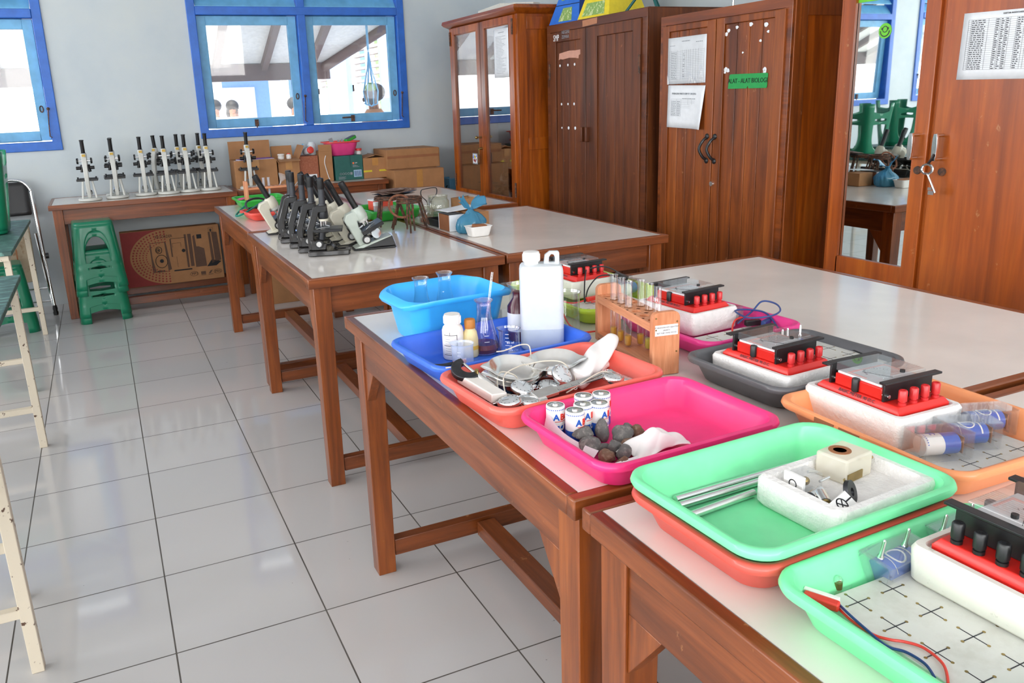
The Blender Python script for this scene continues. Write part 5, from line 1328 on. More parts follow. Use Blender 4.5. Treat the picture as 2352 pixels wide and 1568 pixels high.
t = thing('metal_tube', 'short grey metal tube lying beside the crossed-circle tile', 'tube', (.79, -2.913, zf+.009), 0, rot=(0, PI/2, 1.0)); obj('tube', MB().lathe([(.0085, -.012), (.0085, .014), (.006, .014), (.006, -.012), (.0085, -.012)], 20, cap0=False, cap1=False), 'steel', t); obj('end_cap', MB().lathe([(.007, -.0125), (.003, -.0135), (.0001, -.0135)], 16), 'brass', t)
t = thing('metal_tube', 'dull flattened metal tube under the clear lamp holder', 'tube', (.795, -2.895, zf+.007), 0, rot=(.3, PI/2, .6)); obj('tube', MB().lathe([(.007, -.014), (.007, .014), (.0001, .014)], 18), 'steel', t); obj('end_cap', MB().lathe([(.0075, -.016), (.0075, -.012)], 16), 'darksteel', t)
# ---- meters
def meter(label, loc, rz, post='p_knob', block='styro', wear=0, styro=(.146, .2, .052)):
    """foam block with a red meter; local -y carries the row of four terminals"""
    f = thing('foam_block', label[0], 'foam block', loc, rz)
    m = MB(); w, d, h = styro
    m.loft([rr(a, b, z, .01, 4) for a, b, z in ((w-.01, d-.01, 0), (w-.004, d-.004, .004), (w, d, h-.006), (w-.006, d-.006, h), (w-.02, d-.02, h), (w-.022, d-.022, h-.007))]); o = obj('block', m, block, f, ang=50)
    t = thing('meter', label[1], 'meter', (loc[0], loc[1], loc[2]+h-.0068), rz)
    W, D = .116, .166
    m = MB(); m.loft([[(x*a/2, y*b/2, z) for x, y in ((-1, -1), (1, -1), (1, 1), (-1, 1))] for a, b, z in ((W, D, 0), (W, D, .008), (W-.012, D-.012, .0165))]); obj('base', m, 'p_meter', t, bev=.001)
    m = MB(); m.box(-.05, -.043, .0165, .05, .053, .037); obj('body', m, 'p_meter', t, bev=.002)
    m = MB(); m.box(-.047, -.039, .0372, .047, .05, .041); obj('dial', m, 'paper', t, smooth=False)
    m = MB()
    for a in range(15): b = -.9+a*.13; m.rod((.028*math.sin(b), -.02+.05*math.cos(b), .0411), (.028*math.sin(b)*1.12, -.02+.05*math.cos(b)*1.06, .0413), .0005, n=4)
    m.rod((0, -.02, .0413), (-.02, .024, .0413), .0005, n=4); obj('dial_print', m, 'ink', t)
    m = MB(); m.box(-.049, -.042, .0412, .049, .053, .0555); obj('cover', m, 'acryl', t, bev=.0015, smooth=False)
    m = MB()
    for i in range(9): m.box(-.047, -.032+i*.0045, .0556, .047, -.0305+i*.0045, .0562)
    obj('ribbed_strip', m, 'acryl', t, smooth=False)
    obj('dial_frame', MB().box(-.043, .03, .0412, .043, .034, .042).box(-.043, -.004, .0412, -.04, .03, .042).box(.04, -.004, .0412, .043, .03, .042), 'pinkprint', t, smooth=False)
    obj('zero_screw', MB().rod((0, -.037, .0556), (0, -.037, .06), .004), 'p_black', t)
    for y, s in ((.059, 1), (-.049, -1)):
        m = MB(); m.box(-.055, y-.002, .0168, .055, y+.002, .051); m.box(-.064, min(y-.002, y+s*.012), .049, .064, max(y+.002, y+s*.012), .053); obj('bracket', m, 'p_black', t, bev=.001)
        obj('bracket_screw', MB().rod((-.047, y-.006, .026), (-.047, y+.006, .026), .0032), 'chrome', t)
    for i in range(4):
        x = -.0375+i*.025
        m = MB(); m.lathe([(.0062, .0165), (.0062, .0205), (.0046, .0212), (.0046, .023), (.0068, .0236), (.0068, .040), (.0055, .0418), (.003, .0418), (.003, .0405), (.0001, .0405)], 16, (x, -.0715, 0)); obj('terminal_post', m, post, t, ang=50)
    m = MB(); m.lathe([(.0055, .0165), (.0055, .0185), (.0065, .019), (.0066, .038), (.0055, .04), (.0001, .04)], 16, (-.0515, .008, 0)); obj('knob', m, 'p_black', t, ang=50)
    text('lettering', 'BASIC METER 90 D.C.', .008, 'ink', t, mw=Matrix.Translation((-.0566, -.0, .0126)) @ Matrix.Rotation(-PI/2, 4, 'Z') @ Matrix.Rotation(.96, 4, 'X'), align='CENTER', ext=.0002)
    return f, t
meter(('tall white foam block supporting the meter in the pale orange tray', 'red meter on the tall foam block in the pale orange tray'), (1.155, -2.697, zb), -.02, styro=(.147, .2, .062))
meter(('white foam block supporting the meter in the charcoal tray', 'red meter with black brackets in the charcoal grey tray'), (1.167, -2.443, zb), .06, styro=(.15, .2, .052))
meter(('chipped white foam block in the magenta tray', 'red meter in the magenta tray behind the test tubes'), (1.285, -2.025, zb+.006), .09, block='styro', styro=(.15, .2, .055))
meter(('yellowing foam block in the lime tray', 'red meter in the lime tray behind the milky jug'), (1.235, -1.585, zb+.012), .05, block='styroold', styro=(.165, .2, .05))
meter(('weathered foam block resting on the pegboard', 'red meter with four black terminals on the pegboard'), (.878, -3.118, .8185), -PI/2+.03, post='p_black', block='styroold', styro=(.15, .2, .046))
# ---- boards and battery boxes
def pegboard(label, loc, rz, w, d, nx, ny, x0, y0, px, py):
    t = thing('pegboard', label, 'board', loc, rz)
    obj('board', MB().box(0, -d, 0, w, 0, .012), 'board', t, bev=.001)
    a = .0165
    for i in range(nx):
        for j in range(ny):
            x, y = x0+i*px, y0-j*py; m = MB()
            m.box(x-a, y-.0006, .0118, x+a, y+.0006, .0123); m.box(x-.0006, y-a, .0118, x+.0006, y+a, .0123); m.k = 1
            for dx, dy in ((a, 0), (-a, 0), (0, a), (0, -a)): m.rod((x+dx, y+dy, .0118), (x+dx, y+dy, .0124), .0018, n=8)
            obj('cross_slot', m, ['ink', 'brass'], t, smooth=False)
    return t
pegboard('white pegboard with cross slots in the mint tray at the picture edge', (.662, -3.033, .8055), .0, .25, .19, 5, 4, .0305, -.022, .0545, .0475)
pegboard('white pegboard with cross slots under the orange tray batteries', (1.045, -2.80, zb), 0, .23, .115, 4, 2, .03, -.03, .055, .05)
pegboard('white pegboard with cross slots beside the foam block in the charcoal tray', (1.262, -2.335, zb+.022), .04, .108, .205, 2, 4, .028, -.03, .055, .05)
pegboard('white pegboard with cross slots under the foam block in the magenta tray', (1.16, -2.15, zb), .05, .225, .085, 4, 2, .03, -.022, .055, .042) if True else None
pegboard('white pegboard with cross slots under the lime tray foam block', (1.1, -1.71, zb), .03, .22, .12, 4, 2, .03, -.03, .055, .05)
def battery_box(label, loc, rot, dark=True, pins=(-.024, .024)):
    t = thing('battery_box', label, 'battery box', loc, 0, None, rot)
    L, W, h, e = .088, .042, .042, .0018
    m = MB(); m.box(-L/2, -W/2, 0, L/2, -W/2+e, h); m.box(-L/2, W/2-e, 0, L/2, W/2, h); m.box(-L/2, -W/2+e, 0, -L/2+e, W/2-e, h); m.box(L/2-e, -W/2+e, 0, L/2, W/2-e, h); m.box(-L/2, -W/2, h, L/2, W/2, h+e)
    m.box(-L/2+.011, -W/2+e, .004, -L/2+.013, W/2-e, h-.004); m.box(L/2-.013, -W/2+e, .004, L/2-.011, W/2-e, h-.004)
    obj('case', m, 'acryl', t, smooth=False)
    b = bpy.data.objects.new('battery', None); C.objects.link(b); b.parent = t; b.location = (-.03, 0, .02); b.rotation_euler = (0, PI/2, 0)
    R_ = .0165
    if dark:
        obj('jacket', MB().lathe([(R_*.97, 0), (R_, .001), (R_, .0565)], 24, cap1=False), 'p_battblue', b)
        m = MB(); arcbar(m, 1.9, 4.4, .012, .0132, R_+.0003); arcbar(m, 1.9, 4.4, .045, .0475, R_+.0003); obj('band_print', m, 'p_white', b)
        m = MB(); m.tube([((R_+.0004)*math.cos(PI+.011/R_*math.cos(q)), (R_+.0004)*math.sin(PI+.011/R_*math.cos(q)), .028+.011*math.sin(q)) for q in [j*PI/8 for j in range(16)]], .0012, 4, True); obj('ring_print', m, 'p_white', b)
    else:
        obj('jacket', MB().lathe([(R_, .031), (R_, .0565)], 24, cap0=False, cap1=False), 'p_battblue', b); obj('jacket', MB().lathe([(R_*.97, 0), (R_, .001), (R_, .031)], 24, cap1=False), 'p_white', b)
        bend(text('lettering', 'ABC', .012, 'p_battblue', b, align='CENTER'), R_+.0004, 2.6, .018)
        m = MB()
        for k in range(14): arcbar(m, 1.4+k*.22, 1.5+k*.22, .003, .005, R_+.0003)
        obj('band_print', m, 'p_battblue', b)
        m = MB(); m.add([((R_+.0004)*math.cos(2.2+.006/R_*math.cos(q)), (R_+.0004)*math.sin(2.2+.006/R_*math.cos(q)), .034+.007*math.sin(q)) for q in [j*PI/8 for j in range(16)]], [tuple(range(16))]); obj('badge_print', m, 'paper', b)
    obj('end_cap', MB().lathe([(R_*.95, .0565), (R_*.35, .0568), (R_*.3, .06), (.0001, .06)], 20, cap0=False), 'steel', b)
    obj('contact_plate', MB().box(L/2-.011, -.011, .006, L/2-.0095, .011, .032), solid('copper_plate', 'c98a5a', .35, .8) if 'copper_plate' not in MATS else MATS['copper_plate'], t)
    for x in pins:
        m = MB(); m.lathe([(.004, 0), (.004, .002), (.0024, .005), (.0022, .022), (.0012, .0245), (.0001, .0245)], 12, (x, 0, h+e)); obj('pin', m, 'chrome', t)
    return t
battery_box('boxed battery with a white and blue jacket, frontmost in the orange tray', (1.112, -2.838, zb+.0125), (.0, 0, -.32), False, ())
battery_box('boxed blue battery, middle of the three in the orange tray', (1.185, -2.832, zb+.0125), (0, 0, -.42), True, ())
battery_box('boxed blue battery, beyond the other two in the orange tray', (1.255, -2.812, zb+.0125), (0, 0, -.35), True, ())
battery_box('clear battery box with two upright pins at the corner of the pegboard', (.787, -3.021, zb+.0005), (.14, 0, .1), True, (-.034, .012))
battery_box('clear battery box half hidden behind the black bracket', (.905, -3.018, zb+.0005), (.12, 0, .06), True, (-.04, .012))
battery_box('clear battery box with upright pins behind the charcoal tray meter', (1.292, -2.368, zb+.012), (0, 0, .1), True, (-.036, -.02, .02))
battery_box('clear battery box at the end of the lime tray', (1.32, -1.72, zb+.012), (0, 0, .3), False, ())
battery_box('clear battery box lying behind the one at the end of the lime tray', (1.325, -1.665, zb+.012), (0, 0, .3), False, ())
battery_box('clear battery box beside the foam block in the magenta tray', (1.375, -2.07, zb+.006), (0, .15, 1.4), False, ())
# small parts at the picture edge
t = thing('lamp_holder', 'tiny clear lamp holder with brass bulb base in the mint tray corner', 'lamp holder', (.70, -3.021, zb+.012), .5)
obj('holder_plate', MB().box(-.018, -.012, 0, .018, .012, .003), 'acryl', t); obj('bulb_base', MB().lathe([(.005, .003), (.005, .011), (.0001, .011)], 14), 'brass', t); obj('bulb', MB().ball((0, 0, .0135), .0052, 8), 'labg', t); obj('pin', MB().rod((.01, .004, .006), (.026, .011, .008), .0016), 'steel', t)
t = thing('banana_plug', 'red and white plug on the mint tray wall beside the pegboard', 'plug', (.653, -3.044, .824), 0, rot=(.1, 0, -1.1)); obj('plug_body', MB().box(-.022, -.005, -.005, .016, .005, .005), 'p_wirered', t, bev=.002); obj('sleeve', MB().box(-.024, .0051, -.006, .014, .011, .005), 'p_white', t, bev=.001)
zw = .8205
cord('red wire curling over the pegboard by the tray wall', [(.664, -3.05, zw), (.658, -3.075, zw-.001), (.657, -3.103, zw), (.664, -3.118, zw+.001), (.676, -3.127, zw), (.684, -3.142, zw), (.679, -3.166, zw), (.66, -3.185, zw), (.65, -3.19, zw)], .0015, 'p_wirered', 'wire', 'wire')
cord('dark blue wire curling over the pegboard by the tray wall', [(.666, -3.048, zw+.003), (.66, -3.07, zw+.003), (.655, -3.1, zw+.002), (.654, -3.123, zw), (.663, -3.138, zw), (.664, -3.158, zw), (.655, -3.175, zw)], .0015, 'p_wireblue', 'wire', 'wire')
cord('black wire loop lying at the open end of the charcoal tray', [(1.40, -2.37, zb+.02), (1.378, -2.42, zb+.035), (1.372, -2.48, zb+.034), (1.36, -2.53, zb+.03), (1.335, -2.54, zb+.022), (1.345, -2.49, zb+.02)], .0025, 'p_black', 'wire', 'wire')
t = thing('clip_plug', 'orange-red probe clip at the corner of the charcoal tray', 'clip', (1.355, -2.555, zb+.03), .1); obj('grip', MB().box(-.022, -.005, -.004, .012, .005, .006), 'p_orangecap', t, bev=.002); obj('jaw', MB().rod((.012, 0, 0), (.034, .004, 0), .0025), 'chrome', t)
cord('dark blue wire looped over the magenta tray end', [(1.355, -2.13, zb+.02), (1.40, -2.13, zb+.045), (1.44, -2.12, zb+.062), (1.455, -2.15, zb+.06), (1.43, -2.19, zb+.055), (1.39, -2.2, zb+.05), (1.35, -2.17, zb+.045), (1.355, -2.12, zb+.05), (1.39, -2.13, zb+.05), (1.41, -2.17, zb+.045), (1.385, -2.245, zb+.016)], .0022, 'p_wireblue', 'wire', 'wire')
cord('red wire bending through the magenta tray', [(1.40, -2.15, zb+.03), (1.375, -2.13, zb+.034), (1.335, -2.14, zb+.03), (1.30, -2.18, zb+.012), (1.32, -2.215, zb+.012), (1.36, -2.23, zb+.012)], .0022, 'p_wirered', 'wire', 'wire')
t = thing('clip_plug', 'blue crocodile clip in the magenta tray end', 'clip', (1.395, -2.185, zb+.03), .4); obj('grip', MB().box(-.022, -.006, -.004, .018, .006, .008), 'p_wireblue', t, bev=.002); obj('jaw', MB().box(.018, -.003, 0, .034, .003, .004), 'chrome', t)
t = thing('clip_plug', 'black crocodile clip behind the blue one in the magenta tray', 'clip', (1.385, -2.15, zb+.02), -.3); obj('grip', MB().box(-.02, -.007, -.004, .018, .007, .01), 'p_black', t, bev=.002); obj('jaw', MB().box(.018, -.003, 0, .034, .003, .004), 'chrome', t)
cord('red wire hanging out over the lime tray wall', [(1.2, -1.73, zb+.024), (1.13, -1.74, zb+.02), (1.075, -1.76, zb+.04), (1.05, -1.775, zb+.052), (1.035, -1.83, zb+.038), (1.02, -1.90, zb+.012), (1.03, -1.945, zb+.004), (1.06, -1.955, zb+.003)], .0022, 'p_wirered', 'wire', 'wire')
cord('black wire arching from the lime tray meter terminals', [(1.225, -1.66, zb+.09), (1.27, -1.675, zb+.095), (1.3, -1.70, zb+.08), (1.31, -1.715, zb+.07)], .002, 'p_black', 'wire', 'wire')
cord('black wire drooping in front of the lime tray foam block', [(1.215, -1.668, zb+.09), (1.19, -1.70, zb+.06), (1.165, -1.74, zb+.018), (1.19, -1.72, zb+.05), (1.24, -1.70, zb+.075), (1.3, -1.705, zb+.07)], .002, 'p_black', 'wire', 'wire')
t = thing('clip_plug', 'black plug on the clear battery box in the lime tray', 'clip', (1.30, -1.715, zb+.068), -.7, rot=(0, .4, -.7)); obj('grip', MB().box(-.018, -.009, -.007, .022, .009, .009), 'p_black', t, bev=.002); obj('jaw', MB().box(.022, -.003, 0, .034, .003, .004), 'chrome', t)
t = thing('clip_plug', 'red crocodile clip on the pegboard in the lime tray', 'clip', (1.2, -1.735, zb+.022), .2); obj('grip', MB().box(-.03, -.006, -.004, .018, .006, .008), 'p_wirered', t, bev=.002); obj('jaw', MB().box(.018, -.003, 0, .04, .003, .004), 'chrome', t)
cord('red wire running along the pegboard in the lime tray', [(1.18, -1.75, zb+.018), (1.22, -1.755, zb+.02), (1.26, -1.74, zb+.028), (1.3, -1.725, zb+.04)], .002, 'p_wirered', 'wire', 'wire')
# ---- test tube rack
t = thing('test_tube_rack', 'wooden test tube rack with a worn white label on its end', 'rack', (1.045, -2.14, ZT), -1.74)
RL, RW, RH = .30, .062, .137
def end(x0, x1):
    m = MB(); r = .014
    pts = [(-RW/2, 0), (RW/2, 0)]+[(RW/2-r+r*math.cos(a), RH-r+r*math.sin(a)) for a in [i*PI/10 for i in range(6)]]+[(-RW/2+r-r*math.sin(a), RH-r+r*math.cos(a)) for a in [i*PI/10 for i in range(6)]]
    return m.prism(pts, x0, x1, 'X')
for x0, x1 in ((-RL/2, -RL/2+.014), (RL/2-.014, RL/2)): obj('end_panel', end(x0, x1), 'rackwood', t, bev=.001)
m = MB(); zs_ = .095
holes = [(-.112+i*.0375, y) for i in range(7) for y in (-.0135, .0135)]
b = bmesh.new()
# shelf with real round holes: ring of cells round every hole
def holed(z0, z1, rad):
    m = MB(); n = 16; xs = [-RL/2+.014+i*(RL-.028)/7 for i in range(8)]; ys = [-RW/2+.002, 0, RW/2-.002]
    for i in range(7):
        for j in range(2):
            x0, x1, y0, y1 = xs[i], xs[i+1], ys[j], ys[j+1]; cx, cy = (x0+x1)/2, (y0+y1)/2
            inn = [(cx+rad*math.cos(2*PI*k/n), cy+rad*math.sin(2*PI*k/n)) for k in range(n)]; out = []
            for k in range(n):
                a = 2*PI*k/n; c, s_ = math.cos(a), math.sin(a); q = min((x1-x0)/2/max(abs(c), 1e-6), (y1-y0)/2/max(abs(s_), 1e-6)); out.append((cx+q*c, cy+q*s_))
            vs = [(p[0], p[1], z) for z in (z0, z1) for L in (inn, out) for p in L]; fs = []
            for k in range(n):
                l = (k+1) % n
                fs += [(k, n+k, n+l, l), (2*n+l, 3*n+l, 3*n+k, 2*n+k), (l, 2*n+l, 2*n+k, k)]
            m.add(vs, fs)
    m.box(xs[0], -RW/2, z0, xs[-1], -RW/2+.002, z1); m.box(xs[0], RW/2-.002, z0, xs[-1], RW/2, z1)
    return m
obj('upper_shelf', holed(zs_, zs_+.018, .0105), 'rackwoodX', t)
obj('lower_shelf', MB().box(-RL/2+.014, -RW/2, .008, RL/2-.014, RW/2, .02), 'rackwoodX', t)
m = MB(); m.box(RL/2, -.026, .087, RL/2+.0008, .026, .11); obj('label', m, 'paper', t, smooth=False)
for zz, sx_, s in ((.1045, .72, 'PT BINAGUNA KIDS SEJAHTERA'), (.0985, .72, 'JAKARTA'), (.0925, .72, 'TEST TUBE STAND WOOD')):
    text('lettering', s, .0042, 'printbrown', t, mw=Matrix.Translation((RL/2+.001, 0, zz)) @ Matrix.Rotation(PI/2, 4, 'Z') @ Matrix.Rotation(PI/2, 4, 'X'), align='CENTER', ext=.0001, sx=.9)
for y, z in ((-.024, .125), (-.024, .1), (.024, .115), (.024, .05)): obj('nail', MB().rod((RL/2-.002, y, z), (RL/2+.001, y, z), .0018), 'brass', t)
RM = Matrix.Translation((1.045, -2.14, ZT)) @ Matrix.Rotation(-1.74, 4, 'Z')
def tube(label, i, j, liq, h=.152, lift=.021):
    xs = -RL/2+.014+(i+.5)*(RL-.028)/7; y = -RW/4+j*RW/2
    p = RM @ Vector((xs, y-(-.0005), lift))
    t = thing('test_tube', label, 'test tube', p, random.uniform(0, 6), 'test tubes in the wooden rack')
    r = .0082
    obj('glass', MB().lathe([(.0001, 0), (r*.5, .0012), (r*.87, .004), (r, .009), (r, h-.004), (r*1.2, h-.001), (r*1.2, h), (r*.92, h-.001)], 18, cap1=False), 'labg', t, ang=60)
    if liq: obj('liquid', MB().lathe([(.0001, .001), (r*.8, .0042), (r*.92, .009), (r*.92, .026), (.0001, .026)], 16), liq, t)
    return t
tube('test tube with amber liquid nearest the label, in the row by the blue tray', 3, 0, 'liq_amber')
tube('test tube with amber liquid farthest from the label, in the row by the blue tray', 1, 0, 'liq_amber')
tube('test tube with amber liquid, middle one in the row by the blue tray', 2, 0, 'liq_amber')
tube('test tube with amber liquid farthest from the label, in the row by the magenta tray', 3, 1, 'liq_amber')
tube('test tube with yellow liquid, middle one in the row by the magenta tray', 4, 1, 'liq_yellow')
tt = tube('test tube with white printing, closest to the labelled rack end', 5, 1, 'liq_yellow')
bend(text('lettering', 'LETH', .011, 'paper', tt, align='CENTER'), .0085, 0, .125)

# ------------------------------------------------------------------ microscopes
def student_scope(label, loc, rz, tone='black', grp=None):
    """upright student microscope, arm at the back, local +x is the front"""
    t = thing('microscope', label, 'microscope', loc, rz, grp)
    en = 'blackenamel'
    m = MB(); m.prism([(0, -.044), (.012, -.05), (.16, -.046), (.166, -.03), (.11, -.02), (.10, 0), (.11, .02), (.166, .03), (.16, .046), (.012, .05), (0, .044)], 0, .02, 'Z'); obj('base', m, en, t, bev=.003)
    m = MB(); m.prism([(.012, .02), (.07, .02), (.075, .045), (.03, .06), (.012, .06)], -.026, .026, 'Y'); obj('base_block', m, en, t, bev=.003)
    m = MB(); m.prism([(.002, .02), (.024, .02), (.026, .09), (.052, .168), (.084, .17), (.084, .195), (.044, .195), (.03, .186), (.0, .1)], -.02, .02, 'Y'); obj('arm', m, en, t, bev=.003)
    m = MB(); m.lathe([(.0165, .14), (.0205, .15), (.019, .17), (.0165, .2), (.0001, .2)], 22, (.068, 0, 0)); obj('head', m, 'darksteel', t)
    m = MB(); m.lathe([(.0195, .1335), (.0195, .142)], 22, (.068, 0, 0)); obj('turret_ring', m, 'putty', t)
    for x, y, h in ((.058, -.006, .022), (.075, .004, .017), (.066, .01, .02)): obj('objective', MB().rod((x, y, .134), (x, y, .134-h), .0055, .0045), 'chrome', t)
    m = MB(); m.rod((.068, 0, .2), (.068, 0, .258), .0125); obj('tube', m, 'tubegrey', t)
    m = MB(); m.lathe([(.0128, .258), (.0132, .26), (.0132, .299), (.011, .301), (.0001, .3)], 22, (.068, 0, 0)); obj('eyepiece', m, 'tubeblack', t)
    m = MB(); m.box(.028, -.05, .094, .14, .05, .106); obj('stage', m, 'tubeblack', t, bev=.002)
    for s in (-1, 1): obj('stage_clip', MB().tube(spline([(.04, s*.04, .107), (.07, s*.035, .111), (.09, s*.015, .108)], 4), .0016, 6), 'chrome', t)
    m = MB(); m.rod((.055, 0, .06), (.06, 0, .094), .014); obj('condenser', m, 'darksteel', t)
    for s in (-1, 1):
        m = MB(); m.rod((.046, s*.026, .048), (.046, s*.04, .048), .006); m.rod((.046, s*.04, .048), (.046, s*.05, .048), .018, .0165, 22); obj('focus_knob', m, 'tubeblack', t, bev=.001)
        obj('knob_face', MB().rod((.046, s*.05, .048), (.046, s*.0515, .048), .011, .010, 20), 'knobface', t)
    m = MB(); m.rod((.1, -.02, .03), (.1, .02, .03), .004); obj('mirror_fork', m, 'tubeblack', t)
    obj('mirror', MB().rod((.098, 0, .03), (.105, 0, .036), .018), 'darksteel', t)
    return t
zt3 = .7945
bs = student_scope('black upright microscope closest to the table corner, in front of the row', (.707, -.418, zt3), -.30)
for x, y, lb in ((.69, -.312, 'black upright microscope, second from the table corner'), (.684, -.178, 'black upright microscope, third from the table corner'), (.678, -.02, 'black upright microscope, fourth from the table corner'), (.69, .09, 'black upright microscope at the far end of the black row')):
    dup(bs, (x, y, zt3), -.28, lb)
def inclined_scope(label, loc, rz, col):
    """inclined student microscope on a wedge base, local +x is the front"""
    t = thing('microscope', label, 'microscope', loc, rz)
    m = MB(); m.loft([[(0, -.04*k, z0), (.02, -.046*k, z0), (.172, -.046*k, z1), (.172, .046*k, z1), (.02, .046*k, z0), (0, .04*k, z0)] for k, z0, z1 in ((1, .0, .0), (1, .006, .008))]); obj('foot', m, 'tubeblack', t, bev=.002)
    m = MB(); m.loft([[(0.002, y*.95, .007), (.035, y, .0071), (.168, y, .0095), (.155, y, .052), (.04, y, .022)] for y in (-.043, .043)]); obj('base', m, col, t, bev=.003)
    m = MB(); m.prism([(.035, .0085), (.171, .009), (.158, .05)], -.0445, .0445, 'Y'); obj('base_panel', m, 'tubeblack', t, bev=.002)
    # upper body tilts back about the hinge
    A = Matrix.Translation((.05, 0, .02)) @ Matrix.Rotation(-.46, 4, 'Y')
    def up(name, m, mat, **k):
        o = obj(name, m, mat, t, mw=A, **k); return o
    m = MB(); m.prism([(-.024, -.012), (.016, -.008), (.012, .075), (.018, .098), (.055, .105), (.055, .138), (-.008, .142), (-.026, .125)], -.0225, .0225, 'Y'); up('arm', m, col, bev=.004)
    m = MB(); m.lathe([(.026, .096), (.028, .104), (.026, .138), (.02, .146), (.0001, .146)], 26, (.042, 0, 0)); up('head', m, col)
    m = MB(); m.lathe([(.019, .082), (.0225, .088), (.0225, .096)], 24, (.044, 0, 0)); up('turret_ring', m, 'whiteenamel')
    for x, y, h in ((.036, -.008, .02), (.052, .004, .024), (.044, .01, .016)): up('objective', MB().rod((x, y, .086), (x, y, .086-h), .0058, .005), 'chrome')
    m = MB(); m.rod((.042, 0, .145), (.042, 0, .225), .0128); up('tube', m, 'tubeblack')
    m = MB(); m.lathe([(.0132, .225), (.0138, .228), (.0138, .262), (.011, .264), (.011, .262), (.0001, .262)], 22, (.042, 0, 0)); up('eyepiece', m, 'tubeblack')
    m = MB(); m.box(.01, -.05, .038, .105, .05, .054); up('stage', m, 'tubeblack', bev=.002)
    for s in (-1, 1): up('stage_clip', MB().tube(spline([(.03, s*.042, .055), (.055, s*.034, .059), (.075, s*.014, .056)], 4), .0016, 6), 'chrome')
    for s in (-1, 1):
        m = MB(); m.rod((.012, s*.022, .018), (.012, s*.036, .018), .007); m.rod((.012, s*.036, .018), (.012, s*.048, .018), .0185, .0175, 24); up('focus_knob', m, 'tubeblack', bev=.001)
        up('knob_face', MB().rod((.012, s*.048, .018), (.012, s*.0495, .018), .0125, .0115, 20), 'knobface')
    m = MB(); m.lathe([(.022, -.004), (.024, 0), (.022, .004), (.018, .0045)], 24); mo = obj('mirror_ring', m, 'chrome', t, loc=(.095, -.02, .062), rot=(1.2, .3, .2)); obj('mirror_glass', MB().lathe([(.019, .004), (.0001, .0042)], 24, cap0=False), 'mirror', mo)
    obj('mirror_bracket', MB().rod((.095, 0, .03), (.095, -.01, .045), .005), 'tubeblack', t)
    return t
g0 = inclined_scope('grey-green inclined microscope on a wedge base at the front of the crowd', (.893, -.402, zt3), -.12, 'greyenamel')
cr = inclined_scope('cream inclined microscope directly behind the grey-green one', (.868, -.275, zt3), -.12, 'putty')
for x, y, lb in ((.862, -.15, 'cream inclined microscope, second behind the grey-green one'), (.872, -.025, 'cream inclined microscope, third behind the grey-green one'), (.868, .10, 'cream inclined microscope, fourth behind the grey-green one'), (.87, .225, 'cream inclined microscope at the back of the crowd')):
    dup(cr, (x, y, zt3), -.12, lb)
dup(cr, (.665, .25, zt3), -.05, 'cream inclined microscope on its own by the red tray and teal hose')
dup(bs, (2.80, 1.88, .633), PI+.2, 'black microscope behind the corner cabinet glass, in the middle')
dup(bs, (2.93, 1.76, .633), PI-.4, 'black microscope at the back of the corner cabinet shelf')
dup(cr, (2.86, 2.08, .633), PI+.3, 'cream microscope behind the corner cabinet door post')

